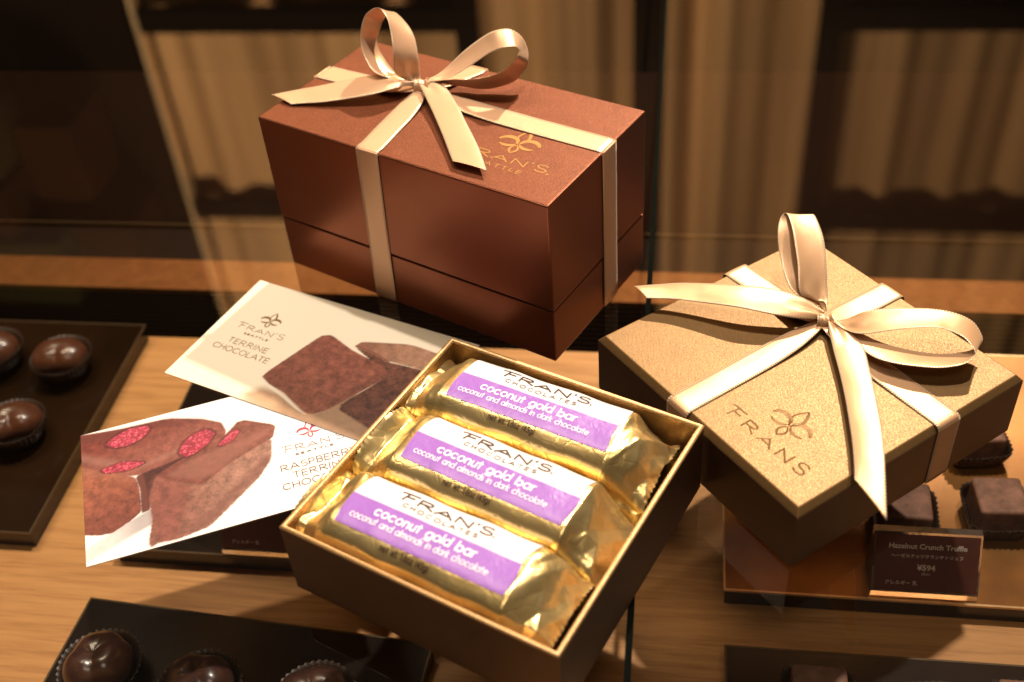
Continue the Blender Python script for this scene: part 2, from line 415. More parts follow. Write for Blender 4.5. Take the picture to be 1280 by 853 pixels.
def font_mesh(name, body, size, mat, parent, fm, bold=0.0, width=None):
    cu = bpy.data.curves.new(name, 'FONT'); cu.body = body; cu.size = 1.0; cu.align_x = 'CENTER'
    cu.offset = bold; cu.resolution_u = 3
    o = bpy.data.objects.new(name, cu); col.objects.link(o)
    dg = bpy.context.evaluated_depsgraph_get(); me = bpy.data.meshes.new_from_object(o.evaluated_get(dg))
    V = [fm(v.co.x*size, v.co.y*size) for v in me.vertices]; F = [tuple(p.vertices) for p in me.polygons]
    bpy.data.objects.remove(o); bpy.data.meshes.remove(me); bpy.data.curves.remove(cu)
    if not V: return None
    return mesh_obj(name, V, F, mat, parent)

# ---------------------------------------------------------------- ribbons
def catmull(P, t):
    n = len(P)-1; i = min(int(t), n-1); f = t-i
    p1, p2 = P[i], P[i+1]; p0 = P[i-1] if i > 0 else p1*2-p2; p3 = P[i+2] if i+2 <= n else p2*2-p1
    return 0.5*((2*p1)+(-p0+p2)*f+(2*p0-5*p1+4*p2-p3)*f*f+(-p0+3*p1-3*p2+p3)*f**3)

def ribbon(name, stations, mat, parent, sub=10, nv=9, crown=0.03, pleat=0.0, pleat_ends=(True, False), thick=0.016):
    A = [Vector(a) for a, b in stations]; B = [Vector(b) for a, b in stations]
    n = (len(A)-1)*sub+1
    C = []; Sd = []; L = [0]
    for i in range(n):
        t = i/sub
        a, b_ = catmull(A, t), catmull(B, t); C.append((a+b_)/2); Sd.append(b_-a)
    for i in range(1, n): L.append(L[-1]+(C[i]-C[i-1]).length)
    V = []; U = []
    for i in range(n):
        T = (C[min(i+1, n-1)]-C[max(i-1, 0)]).normalized(); N = T.cross(Sd[i]).normalized()
        e = 0
        if pleat_ends[0]: e = max(e, 1-L[i]/1.7)
        if pleat_ends[1]: e = max(e, 1-(L[-1]-L[i])/1.7)
        e = max(0, e)
        for j in range(nv):
            v_ = j/(nv-1)
            off = crown*(1-(2*v_-1)**2) + 0.012*noise.noise(Vector((L[i]*0.9, v_*2.2, len(stations)*1.7))) + pleat*e*math.sin(v_*math.pi*3.2+0.6)
            V.append(C[i]+Sd[i]*(v_-0.5)+N*off); U.append((L[i], v_))
    o = mesh_obj(name, V, grid_faces(n, nv), mat, parent, True, uvs=U)
    s = o.modifiers.new('cloth', 'SOLIDIFY'); s.thickness = thick*K; s.offset = 0
    return o

def knot(name, c, r, mat, parent, rz=0.5):
    V = []; U = []; nu, nv = 40, 24
    for i in range(nu):
        a = 2*math.pi*i/(nu-1)
        for j in range(nv):
            p = -math.pi/2+math.pi*j/(nv-1)
            cy_ = max(0.0, math.cos(p))**0.42
            k_ = cy_*(0.86+0.17*abs(math.sin(3.4*p+0.7*math.sin(a+0.6)+0.3))+0.05*math.sin(2*a+4*p))
            x, y, z = r[0]*math.cos(a)*k_, r[1]*0.72*math.sin(p)+0.06*math.sin(a), r[2]*math.sin(a)*k_
            V.append((c[0]+x*math.cos(rz)-y*math.sin(rz), c[1]+x*math.sin(rz)+y*math.cos(rz), c[2]+z)); U.append((a*0.6, 0.2+0.6*j/(nv-1)))
    return mesh_obj(name, V, grid_faces(nu, nv), mat, parent, True, uvs=U)

def around(poly, half, axis):
    """stations of a band that follows the path poly [(along, z, half width scale, lateral shift)]"""
    out = []
    for (s, z, k_, sh) in poly:
        if axis == 'x': out.append(((s, sh-half*k_, z), (s, sh+half*k_, z)))
        else: out.append(((sh+half*k_, s, z), (sh-half*k_, s, z)))
    return out
# measured stations of the bow: pairs of edge points in each box's own frame (cm)
BAKED = {
 'g_loop_up': [((-1.28,2.21,3.76),(-0.89,2.08,4.04)), ((-1.79,2.26,3.90),(-1.05,2.26,4.20)), ((-2.14,1.68,4.46),(-1.39,2.60,4.24)), ((-3.01,2.23,5.28),(-2.26,3.26,5.12)), ((-3.85,2.74,5.87),(-3.10,3.83,5.73)), ((-4.52,3.14,6.18),(-3.83,4.20,6.02)), ((-5.14,3.40,6.29),(-4.47,4.47,6.11)), ((-5.22,3.16,6.04),(-4.52,4.25,5.96)), ((-4.78,2.66,5.68),(-4.02,3.69,5.52)), ((-3.95,2.14,5.00),(-3.23,3.18,4.80)), ((-2.65,1.60,4.39),(-2.02,2.45,4.11)), ((-1.41,1.88,4.06),(-1.39,2.38,3.73))],
 'g_loop_side': [((-0.53,2.17,3.75),(-0.22,1.83,3.95)), ((-0.09,2.56,4.00),(0.51,1.89,4.00)), ((0.36,3.02,4.42),(1.19,2.08,4.19)), ((1.16,3.86,4.68),(1.98,2.89,4.52)), ((2.14,4.92,4.77),(2.95,3.94,4.84)), ((2.90,5.56,4.73),(3.51,4.44,4.78)), ((3.61,5.88,4.55),(4.12,4.71,4.66)), ((4.22,5.79,4.25),(4.67,4.63,4.55)), ((4.39,5.60,4.04),(4.94,4.51,4.46)), ((4.36,5.25,3.92),(5.00,4.24,4.38)), ((4.17,4.74,3.87),(4.89,3.75,4.23)), ((3.68,3.97,3.84),(4.39,2.96,4.16)), ((2.73,3.16,3.83),(3.49,2.16,4.08)), ((1.73,2.64,3.83),(2.56,1.68,3.97)), ((0.88,2.40,3.83),(1.67,1.65,3.87)), ((-0.41,2.20,3.68),(-0.16,1.80,3.82))],
 'g_tail_left': [((-0.95,2.06,3.95),(-0.86,1.63,3.90)), ((-1.51,1.89,4.10),(-0.93,1.35,4.00)), ((-2.02,1.66,4.30),(-1.32,0.62,4.15)), ((-2.73,1.11,4.50),(-1.97,-0.15,4.30)), ((-3.92,0.03,4.55),(-3.09,-1.08,4.40)), ((-5.83,-1.63,4.30),(-4.73,-2.15,4.20)), ((-6.63,-2.53,4.15),(-5.58,-2.79,4.10)), ((-7.25,-3.48,4.10),(-6.31,-3.53,4.05))],
 'g_tail_front': [((-0.42,1.73,3.90),(-0.43,2.07,3.90)), ((-0.02,1.40,3.85),(0.46,2.12,3.90)), ((0.98,0.70,3.80),(1.56,1.79,3.90)), ((2.18,-0.13,3.80),(2.91,0.81,3.95)), ((3.45,-1.09,3.85),(4.27,-0.25,4.00)), ((4.93,-2.29,3.90),(5.71,-1.46,4.05)), ((5.90,-3.15,3.95),(6.80,-2.49,4.10)), ((6.60,-3.81,3.90),(8.65,-4.30,3.90))],
 'b_loop_up': [((-2.39,0.78,9.61),(-2.41,1.22,9.39)), ((-3.03,0.56,9.79),(-2.36,1.14,9.61)), ((-3.24,0.31,10.24),(-2.43,1.23,9.86)), ((-3.25,0.42,11.15),(-2.50,1.34,10.65)), ((-3.64,0.89,11.99),(-2.99,1.83,11.41)), ((-4.05,1.21,12.56),(-3.75,2.23,11.84)), ((-4.72,1.45,12.74),(-4.69,2.53,12.06)), ((-5.34,1.28,12.36),(-5.21,2.34,11.64)), ((-5.49,0.96,11.83),(-5.34,2.05,11.17)), ((-5.47,0.69,11.14),(-5.51,1.88,10.66)), ((-5.01,0.33,10.48),(-5.06,1.59,10.22)), ((-4.22,0.06,10.00),(-4.07,1.14,9.80)), ((-3.27,0.62,9.52),(-3.35,1.11,9.48))],
 'b_loop_side': [((-2.31,1.25,9.53),(-1.98,0.88,9.57)), ((-1.87,1.75,9.69),(-1.32,1.18,9.71)), ((-1.58,2.36,9.91),(-0.70,1.44,9.99)), ((-0.71,2.74,10.79),(0.23,1.89,10.61)), ((0.16,3.06,11.51),(1.12,2.24,11.29)), ((0.90,3.21,11.96),(1.79,2.35,11.64)), ((1.42,3.64,11.93),(2.19,2.64,11.67)), ((1.80,4.00,11.47),(2.30,2.83,11.54)), ((1.96,4.21,10.76),(2.23,3.05,11.24)), ((2.14,3.91,10.35),(2.26,2.85,11.05)), ((1.98,3.88,9.89),(1.99,2.90,10.71)), ((1.70,3.28,9.44),(1.61,2.39,10.36)), ((0.92,2.72,9.16),(0.93,1.89,10.14)), ((0.16,2.33,9.12),(0.21,1.47,10.07)), ((-0.72,2.12,9.16),(-0.61,1.35,9.94)), ((-2.12,1.35,9.30),(-1.97,1.08,9.69))],
 'b_tail_left': [((-2.64,1.17,9.50),(-2.42,0.79,9.45)), ((-3.16,0.96,9.70),(-2.78,0.41,9.55)), ((-3.87,0.69,9.80),(-2.96,-0.04,9.60)), ((-5.29,-0.04,9.60),(-3.95,-1.04,9.45)), ((-7.01,-1.21,9.30),(-5.70,-2.08,9.20)), ((-7.97,-1.80,9.15),(-6.65,-2.52,9.10)), ((-8.86,-2.68,9.10),(-7.41,-2.90,9.05))],
 'b_tail_front': [((-2.27,0.80,9.50),(-2.11,1.04,9.55)), ((-1.72,0.37,9.50),(-1.13,1.24,9.60)), ((-0.48,-0.65,9.40),(0.55,0.04,9.55)), ((0.53,-1.54,9.35),(1.69,-0.91,9.45)), ((1.47,-2.39,9.30),(2.94,-1.96,9.35)), ((2.30,-3.17,9.25),(3.83,-2.78,9.30)), ((2.94,-3.77,9.25),(4.72,-3.70,9.25))],
}

# ================================================================ THE SETTING (turned by YAW)
case = lambda s, t, z=0: (s*math.cos(YAW)-t*math.sin(YAW), s*math.sin(YAW)+t*math.cos(YAW), z)
def setting(name, mb, mat, kind='structure', **k):
    o = mb.build(name, mat, None, **k); o.rotation_euler.z = YAW
    if kind: o['kind'] = kind
    return o

mb = MB(); mb.box(-90, 90, -10, 52.5, -13, -11); setting('display_shelf', mb, M['oak'])
mb = MB(); mb.box(-90, 90, 57.45, 60.75, -13, -11); setting('display_shelf_rear_strip', mb, M['oak_rear_dimmed'])
mb = MB(); mb.box(-90, 90, 52.5, 57.45, -13.2, -12.2)
for i in range(11): mb.box(-90, 90, 52.62+i*0.45, 52.62+i*0.45+0.2, -12.2, -11.25)
o = setting('vent_grille', mb, M['grille'], None)
tag(o, 'black slotted strip sunk between the two runs of wooden shelf', 'vent grille')
mb = MB(); mb.box(-90, 90, 60.75, 64.9, -13, -11.3); setting('case_floor', mb, M['case_dark'])
mb = MB(); mb.box(-90, 90, 64.82, 65.0, -11.3, -10.95); o = setting('brass_rail', mb, M['metal_rail'], None)
tag(o, 'thin brass rail along the back edge of the case floor', 'rail')
V = [(-90,65.05,-13),(90,65.05,-13),(90,68.5,-0.4),(-90,68.5,-0.4),(90,75,-0.5),(-90,75,-0.5),(90,140,-0.8),(-90,140,-0.8)]
o = mesh_obj('case_back_wall', V, [(0,1,2,3)], M['case_brown'], rz=YAW); o['kind'] = 'structure'
o = mesh_obj('rear_counter', [(-120,68.7,-6),(120,68.7,-6),(120,170,-6),(-120,170,-6)], [(0,1,2,3)], M['counter_dark'], rz=YAW); o['kind'] = 'structure'

# glass top of the case: one sheet at z = 0 and the dark sealed joint between two panes
g = empty('glass_case_top', (0, 0, 0), YAW)
tag(g, 'clear glass top of the display case that carries the boxes and cards', 'glass top')
mesh_obj('glass_pane', [(-90,-10,0),(-1.25,-10,0),(-1.25,125,0),(-90,125,0)], [(0,1,2,3)], M['glass'], g)
mesh_obj('glass_pane', [(-1.0,-10,0),(90,-10,0),(90,125,0),(-1.0,125,0)], [(0,1,2,3)], M['glass'], g)
mb = MB(); mb.box(-1.25, -1.0, -10, 125, -0.5, 0.001); mb.build('sealed_joint', M['green_glass'], g)

# shop wall behind the counter, seen only mirrored in the glass: curtains behind black door frames
D = 250.0
mb = MB(); mb.box(-320, 320, D+14, D+18, -20, 260); setting('shop_wall', mb, M['wall_dark'])
mb = MB(); mb.box(-320, -133, D-6, D+13.9, -20, 260); setting('shop_wall_pier', mb, M['wall_dark'])
def curtain(s0, s1, amp, wl, seed, label):
    nu, nz = int((s1-s0)/0.8), 3
    V = []
    for i in range(nu):
        s = s0+(s1-s0)*i/(nu-1)
        q = noise.noise(Vector((s*0.02, seed, 0)))*2.5
        off = amp*math.sin(2*math.pi*s/wl+q*1.7)+0.45*amp*math.sin(2*math.pi*s/(wl*0.43)+seed)
        for j in range(nz): V.append((s, D+4+off, 40+90*j))
    o = mesh_obj('curtain', V, grid_faces(nu, nz), M['curtain'], smooth=True, rz=YAW)
    tag(o, label, 'curtain', 'curtains mirrored in the glass')
curtain(-133, -50, 2.2, 27, 1.0, 'brightest pleated tan curtain mirrored left of the brown box')
curtain(-49, 32, 2.4, 23, 5.0, 'dim tan curtain mirrored between the two dark door frames')
curtain(36, 150, 1.2, 19, 9.0, 'pleated tan curtain mirrored above the gold box at right')
def door(s0, s1, label, mid=(81, 86.8, 137, 142.2)):
    r = empty('door_frame', case(0, 0, 0), YAW); mb_ = MB()
    for a_, b_ in ((s0, s0+5), (s1-5, s1)):
        mb_.box(a_, b_, D-3, D+1, -20, 230)
    for z0, z1 in ((mid[0], mid[1]), (mid[2], mid[3]), (200, 206)): mb_.box(s0+5, s1-5, D-2.6, D+0.6, z0, z1)
    mb_.build('frame', M['frame_black'], r)
    tag(r, label, 'door frame', 'black door frames mirrored in the glass')
door(-138, -48, 'black door frame mirrored behind the top of the brown box')
door(31.5, 160, 'black door frame mirrored above the gold box at right')
mb = MB(); mb.box(-11, -4.5, D-1, D+3, -20, 230); o = setting('curtain_post', mb, M['frame_black'], None)
tag(o, 'narrow dark upright mirrored right beside the brown box', 'post')
mb = MB(); mb.box(-133, -132, D-3.4, D+1, 60, 230); o = setting('curtain_edge_highlight', mb, M['plate_edge'], None)  # pale strip added to draw the bright highlight along the curtain's edge
tag(o, 'thin pale strip for the bright curtain edge, mirrored as a slanting line left of the brown box', 'highlight strip')
# stacked stock on a side shelf, mirrored at the far left
shelf = [('stock_box', -196, -165, 96, 112, 'olive', 'upper olive box mirrored faintly at the far left'), ('stock_box', -200, -168, 116, 130, 'rust', 'rusty brown box mirrored between two olive ones'),
         ('stock_box', -204, -158, 132, 152, 'olive', 'wide lower olive box mirrored faintly at the far left'), ('stock_box', -158, -143, 97, 118, 'rust', 'small rusty brown box mirrored left of the dark door frame'),
         ('stock_box', -152, -136, 126, 144, 'rust', 'second rusty brown box mirrored lower beside the door frame')]
for n_, s0, s1, z0, z1, mt, lb in shelf:
    mb = MB(); mb.box(s0, s1, D-30, D-12, z0, z1); o = mb.build(n_, M[mt], None, bevel=0.8); o.rotation_euler.z = YAW
    tag(o, lb, 'box', 'stock mirrored at the left')

# ================================================================ BOXES
BOX = {  # near corner x, y, direction, size across (Y), size along (X), height
 'brown': (2.0, 39.85, R(53.95), 8.84, 16.55, 8.93),
 'gold': (9.971, 26.847, R(29.485), 12.46, 12.56, 3.305),
 'open': (0.633, 21.431, R(56.186), 12.0, 11.975, 3.708)}
def box_root(key, name):
    x, y, a, w, d, h = BOX[key]
    cx = x + w/2*math.cos(a) - d/2*math.sin(a); cy = y + w/2*math.sin(a) + d/2*math.cos(a)
    return empty(name, (cx, cy, 0.02), a-math.pi/2), d, w, h

# ---- brown gift box
br, bd, bw, bh = box_root('brown', 'brown_gift_box')
tag(br, 'tall coppery brown gift box tied with a cream satin bow', 'gift box')
mb = MB(); mb.box(-bd/2+0.03, bd/2-0.03, -bw/2+0.03, bw/2-0.03, 0, 3.0); mb.build('box_base', M['copper_side'], br, bevel=0.06)
mb = MB(); mb.box(-bd/2+0.12, bd/2-0.12, -bw/2+0.12, bw/2-0.12, 2.95, 3.2); mb.build('inner_tray', M['black_board'], br)
# lid: sides and top skin are separate sheets of paper, the top one a hair proud
lid = MB(); lid.box(-bd/2, bd/2, -bw/2, bw/2, 3.09, bh-0.02); lid.build('lid', M['copper_side'], br, bevel=0.09, seg=3)
mb = MB(); mb.box(-bd/2+0.05, bd/2-0.05, -bw/2+0.05, bw/2-0.05, bh-0.1, bh); lt = mb.build('lid_top', M['copper_paper'], br, bevel=0.05)
hf = lambda t: 0.78+0.9*abs(t-0.5)
stroke_mesh('printed_logo', emblem(4.5, -0.88, 2.3, 0.06), 0.03, flat(bh), M['gold_ink'], br, lift=0.008)
stroke_mesh('printed_name', lay_text("FRAN'S", 2.15, 6.8, -2.33, 0.46, 0.16, hfun=hf), 0.032, flat(bh), M['gold_ink'], br, lift=0.008)
stroke_mesh('printed_town', lay_text('SEATTLE', 3.2, 5.85, -2.9, 0.24, 0.4)+[arc(6.98,-2.36,.05,.05,0,360,8)], 0.022, flat(bh), M['gold_ink'], br, lift=0.008)

def tied_ribbon(root, d, w, h, mat, kx, ky, bands, B, keys, width=1.28, kz=0.55, kr=(0.42, 0.5, 0.4), krz=0.5):
    rb = empty('ribbon', (0, 0, 0), 0, root)
    hw = width/2; z0 = 0.05; e = 0.035
    for axis, front, mid, rear in bands:
        half = (w/2 if axis == 'y' else d/2)
        kc = ky if axis == 'y' else kx; zt = h+e
        P = [(-half-e, z0, 1, front[1]), (-half-e, h*0.5, 1, (front[0]+front[1])/2), (-half-e, h-0.35, 1, front[0]), (-half-e+0.02, h-0.14, 1, front[0]), (-half+0.07, h-0.01, 1, front[0]), (-half+0.25, zt, 1, front[0]), (-half+0.5, zt, 1, front[0])]
        a = kc+half
        for f_, zz, k_ in ((0.35, 0.01, 1.0), (0.6, 0.05, 0.98), (0.78, 0.14, 0.85), (0.9, 0.24, 0.6), (1.0, 0.30, 0.34)):
            P.append((-half+a*f_, zt+zz, k_, front[0]+(mid-front[0])*f_))
        b_ = half-kc
        for f_, zz, k_ in ((0.12, 0.24, 0.6), (0.25, 0.14, 0.85), (0.42, 0.05, 0.98), (0.65, 0.01, 1.0)):
            P.append((kc+b_*f_, zt+zz, k_, mid+(rear-mid)*f_))
        P += [(half-0.5, zt, 1, rear), (half-0.25, zt, 1, rear), (half-0.07, h-0.01, 1, rear), (half+e-0.02, h-0.14, 1, rear), (half+e, h-0.35, 1, rear), (half+e, h*0.5, 1, rear), (half+e, z0, 1, rear)]
        ribbon('band', around(P, hw, axis), mat, rb, sub=6, crown=0.02, thick=0.016)
    names = {'loop_up': 'bow_loop', 'loop_side': 'bow_loop', 'tail_left': 'ribbon_tail', 'tail_front': 'ribbon_tail'}
    for k_ in keys:
        kind = k_[2:]
        lp = 'loop' in kind
        ribbon(names[kind], B[k_], mat, rb, sub=12, nv=13, crown=0.03 if lp else 0.05, pleat=0.075, pleat_ends=(True, lp))
    st_ = []; ax_ = Vector((math.cos(krz), math.sin(krz), 0)); fr_ = Vector((math.sin(krz), -math.cos(krz), 0))
    for q_ in range(9):
        an = R(-35+250*q_/8); hw_ = 0.30+0.12*abs(q_-4)/4
        p_ = Vector((kx, ky, h+kz-0.12))+fr_*0.40*math.cos(an)+Vector((0, 0, 0.40*math.sin(an)))
        tw_ = ax_*hw_+fr_*0.10
        st_.append((tuple(p_-tw_), tuple(p_+tw_)))
    ribbon('knot', st_, mat, rb, sub=8, nv=15, crown=0.10, pleat=0.06, pleat_ends=(True, True))
    return rb

tied_ribbon(br, bd, bw, bh, M['ribbon_cream'], -2.2, 0.95,
            [('y', (-1.5, -1.85), -2.1, -1.3), ('x', (0.53, 0.53), 0.75, 0.86)], BAKED,
            ['b_loop_up', 'b_loop_side', 'b_tail_left', 'b_tail_front'], kz=0.58, krz=0.60)

# ---- gold gift box
gr, gd, gw, gh = box_root('gold', 'gold_gift_box')
tag(gr, 'flat pale gold square gift box tied with a gold satin bow', 'gift box')
mb = MB(); mb.box(-gd/2+0.12, gd/2-0.12, -gw/2+0.12, gw/2-0.12, 0, 1.0); mb.build('box_base', M['gold_side_shaded'], gr)
mb = MB(); mb.box(-gd/2, gd/2, -gw/2, gw/2, 0.07, gh-0.28); mb.build('lid_side', M['gold_side_shaded'], gr, bevel=0.04)
def frustum(name, d, w, z0, z1, inset, mat, parent, bev):
    m_ = MB(); a, b_ = d/2, w/2; c, e_ = a-inset, b_-inset
    m_.add([(-a,-b_,z0),(a,-b_,z0),(a,b_,z0),(-a,b_,z0),(-c,-e_,z1),(c,-e_,z1),(c,e_,z1),(-c,e_,z1)],
           [(3,2,1,0),(4,5,6,7),(0,1,5,4),(1,2,6,5),(2,3,7,6),(3,0,4,7)])
    return m_.build(name, mat, parent, bevel=bev)
frustum('lid_top', gd, gw, gh-0.30, gh, 0.24, M['gold_paper'], gr, 0.05)
stroke_mesh('embossed_logo', emblem(2.75, -3.42, 2.15, 0.06), 0.04, flat(gh), M['gold_paper'], gr, lift=0.004, relief=0.016)
stroke_mesh('embossed_name', lay_text("FRANS", 0.65, 4.95, -4.88, 0.5, 0.3, hfun=hf), 0.045, flat(gh), M['gold_paper'], gr, lift=0.004, relief=0.013)
tied_ribbon(gr, gd, gw, gh, M['ribbon_gold'], -0.75, 1.85,
            [('y', (-0.75, -0.75), -0.8, -0.8), ('x', (1.58, 1.58), 1.75, 1.78)], BAKED,
            ['g_loop_up', 'g_loop_side', 'g_tail_left', 'g_tail_front'], width=1.24, kz=0.5, krz=1.0)

# ---- open gold box
orr, od, ow, oh = box_root('open', 'open_gift_box')
tag(orr, 'open gold gift box bottom holding three wrapped bars', 'gift box')
T = 0.17
mb = MB(); mb.box(-od/2+T, od/2-T, -ow/2+T, ow/2-T, 0.0, 0.16); mb.build('box_floor', M['gold_inner'], orr)
for nm, b4 in (('front', (-od/2, od/2, -ow/2, -ow/2+T)), ('back', (-od/2, od/2, ow/2-T, ow/2)), ('left', (-od/2, -od/2+T, -ow/2+T, ow/2-T)), ('right', (od/2-T, od/2, -ow/2+T, ow/2-T))):
    mb = MB(); mb.box(*b4, 0.0, oh-0.05); mb.build('side_wall', M['open_side_shaded'], orr, bevel=0.02)
for b4 in ((-od/2+T, od/2-T, -ow/2+T, -ow/2+T+0.03), (-od/2+T, od/2-T, ow/2-T-0.03, ow/2-T), (-od/2+T, -od/2+T+0.03, -ow/2+T+0.03, ow/2-T-0.03), (od/2-T-0.03, od/2-T, -ow/2+T+0.03, ow/2-T-0.03)):
    mb = MB(); mb.box(*b4, 0.17, oh-0.10); mb.build('lining', M['gold_inner'], orr)
# rolled paper edge all round
V = []; F = []; n = 10
loop = [(-od/2+T/2, -ow/2+T/2), (od/2-T/2, -ow/2+T/2), (od/2-T/2, ow/2-T/2), (-od/2+T/2, ow/2-T/2)]
dirs = [(-1,-1),(1,-1),(1,1),(-1,1)]
for (x, y), (sx, sy) in zip(loop, dirs):
    for i in range(n):
        a = 2*math.pi*i/n; r_ = (T/2+0.012)
        V.append((x+sx*r_*math.cos(a), y+sy*r_*math.cos(a), oh-0.09+r_*math.sin(a)))
for s in range(4):
    for i in range(n):
        F.append((s*n+i, ((s+1) % 4)*n+i, ((s+1) % 4)*n+(i+1) % n, s*n+(i+1) % n))
mesh_obj('rim', V, F, M['gold_rim'], orr, True)

# ================================================================ WRAPPED BARS
def tri(x): return 2*abs(x-np.floor(x+0.5))
class Bar:
    a = 1.93
    def __init__(s, seed, left_drop, right_drop, twist):
        rg = np.random.RandomState(seed); s.rg = rg
        s.cl = [(rg.uniform(0, math.pi), rg.uniform(-5.4, -4.2), rg.uniform(-1.4, 1.4), rg.uniform(.16, .42)*rg.choice([-1, 1])) for _ in range(8)]
        s.cr = [(rg.uniform(0, math.pi), rg.uniform(4.2, 5.4), rg.uniform(-1.4, 1.4), rg.uniform(.22, .55)*rg.choice([-1, 1, 1])) for _ in range(8)]
        s.cs = [(rg.uniform(-0.9, 0.9)+math.pi/2, rg.uniform(-4, 4), rg.uniform(-1.6, 1.6), rg.uniform(.03, .06)) for _ in range(6)]
        s.tab = [rg.uniform(-0.5, 0.5, (37, 37)) for _ in range(5)]
        s.ld, s.rd, s.tw, s.seed = left_drop, right_drop, twist, seed
    def facet(s, x, y, k):
        """crumpled sheet: random heights on a skewed triangle lattice, joined by flat facets"""
        u = x + 0.37*y; v = y*1.0
        iu = np.floor(u).astype(int); iv = np.floor(v).astype(int); fu = u-iu; fv = v-iv
        T = s.tab[k]
        def g(a_, b_): return T[(a_ % 37), (b_ % 37)]
        up_ = fu > fv
        z00 = g(iu, iv); z11 = g(iu+1, iv+1)
        return np.where(up_, z00 + (g(iu+1, iv)-z00)*fu + (z11-g(iu+1, iv))*fv, z00 + (g(iu, iv+1)-z00)*fv + (z11-g(iu, iv+1))*fu)
    def H(s, x, y):
        x = np.asarray(x, float); y = np.asarray(y, float)
        sl = np.clip((-3.9-x)/1.65, 0, 1); sr = np.clip((x-3.85)/1.85, 0, 1)
        a = s.a - 0.10*sl - 0.16*np.sin(math.pi*sr) + 0.04*np.sin(x*2.1+s.seed)
        q = np.clip(np.abs(y)/a, 0, 1)
        n = 3.1 - 1.0*np.maximum(sl, sr)
        prof = np.clip(1-q**n, 0, 1)**(1/n)
        b = 1.80*(1-0.72*sl)*(1-0.62*sr)
        crest = 4.08 - s.ld*sl**1.2 - s.rd*sr**1.15 + 0.95*np.clip((sl-0.62)/0.38, 0, 1)
        z = crest - b + b*prof + s.tw*y*(sr-0.3*sl)
        ends = smooth01(np.maximum((-3.65-x)/0.8, (x-3.75)/0.8))
        side = smooth01((np.abs(y)-1.15)/0.5)
        f1 = s.facet(x*0.85, y*0.72, 1); f2 = s.facet(x*2.1+3, y*1.5, 2); f3 = s.facet(x*0.42, y*0.85, 3)
        lo = (x < 0)
        z = z + ends*(f1*np.where(lo, 0.55, 0.95) + f2*np.where(lo, 0.28, 0.34))
        calm = np.exp(-(x/2.2)**4)*(y < 0)
        z = z + side*(y < 0)*(0.20*f3+0.05*f2)*(1-0.85*calm) + 0.02*f3
        z = z + 0.012*np.sin(3.1*x+s.seed)*np.cos(1.7*y+x)
        return np.maximum(z, 0.75)
    def z1(s, x, y): return float(s.H(x, y))
    def build(s, parent):
        nx, ny = 230, 110
        V = []; xs = np.linspace(-5.55, 5.7, nx)
        for i, x in enumerate(xs):
            th = np.linspace(math.pi, 0, ny)
            c = np.cos(th); yy = s.a*np.sign(c)*np.abs(c)**0.75
            en = max(0, abs(x-0.1)-4.0)/1.6
            yy = yy*(1+0.015*math.sin(x*5+s.seed)) * (1-0.06*en)
            zz = s.H(np.full(ny, x), yy)
            xx = np.full(ny, x)
            if i in (0, 1): xx = xx - 0.07*tri(yy*4.2)*(2-i)/2
            if i in (nx-1, nx-2): xx = xx + 0.07*tri(yy*4.2)*(i-nx+3)/2
            V += list(zip(xx, yy, zz))
        # turned-down hems so that no edge hangs in the air
        f = grid_faces(nx, ny); b0 = len(V)
        for j in (0, ny-1):
            for i in range(nx):
                v = V[i*ny+j]; V.append((v[0], v[1]*0.97, max(0.18, v[2]-1.9)))
        for i in range(nx-1):
            f.append((i*ny, b0+i, b0+i+1, (i+1)*ny)); f.append((i*ny+ny-1, (i+1)*ny+ny-1, b0+nx+i+1, b0+nx+i))
        o = mesh_obj('foil_wrapper', V, f, M['foil'], parent, True)
        return o
    def label(s, parent):
        nx, ny = 150, 60; V = []; C = []
        for i in range(nx):
            for j in range(ny):
                y = -1.12 + 2.80*j/(ny-1)
                x0 = -3.68 + 0.02*s.seed % 0.2 + 0.05*math.sin(y*2+s.seed); x1 = 3.72 + 0.06*math.sin(y*3+s.seed*2)
                x = x0+(x1-x0)*i/(nx-1)
                V.append((x, y, 0))
                t = smooth01(np.array((y-(0.27-0.01))/0.03))
                pu = np.array((0.28, 0.118, 0.49)); wh = np.array((0.70, 0.665, 0.69))
                C.append((*(pu*(1-t)+wh*t), 1))
        arr = np.array(V); z = s.H(arr[:, 0], arr[:, 1]) + 0.03
        V = [(v[0], v[1], q) for v, q in zip(V, z)]
        mesh_obj('paper_label', V, grid_faces(nx, ny), M['label_print'], parent, True, cols=C)
    def text(s, parent):
        fm = lambda x, y, l: (x, y, s.z1(x, y)+0.034+l)
        hh = lambda t: 0.80+0.75*abs(t-0.5)
        sm_ = lambda t: -0.07*math.sin(math.pi*t)
        stroke_mesh('brand_lettering', lay_text("FRAN'S", -1.98, 2.02, 0.84, 0.37, 0.14, hfun=hh, yfun=lambda t: -0.03*math.sin(math.pi*t)), 0.038, fm, M['dark_ink'], parent, 0.014, step=0.06)
        stroke_mesh('brand_subtitle', lay_text('CHOCOLATES', -1.66, 1.60, 0.53, 0.18, 0.42, yfun=sm_)+[arc(2.14, 0.86, .035, .035, 0, 360, 8)], 0.019, fm, M['dark_ink'], parent, 0.006, step=0.06)
        stroke_mesh('flavour_lettering', lay_text('coconut gold bar', -2.38, 2.0, -0.30, 0.42, 0.15, cap=0.8), 0.033, fm, M['white_ink'], parent, 0.006, step=0.06)
        stroke_mesh('flavour_subtitle', lay_text('coconut and almonds in dark chocolate', -3.22, 2.78, -0.72, 0.29, 0.14, cap=0.8), 0.018, fm, M['white_ink'], parent, 0.006, step=0.06)
        stroke_mesh('weight_lettering', lay_text('net wt. 1.6oz (45g)', -1.38, 0.72, -1.43, 0.22, 0.18, cap=0.78), 0.017, fm, M['dark_ink'], parent, 0.006, step=0.06)
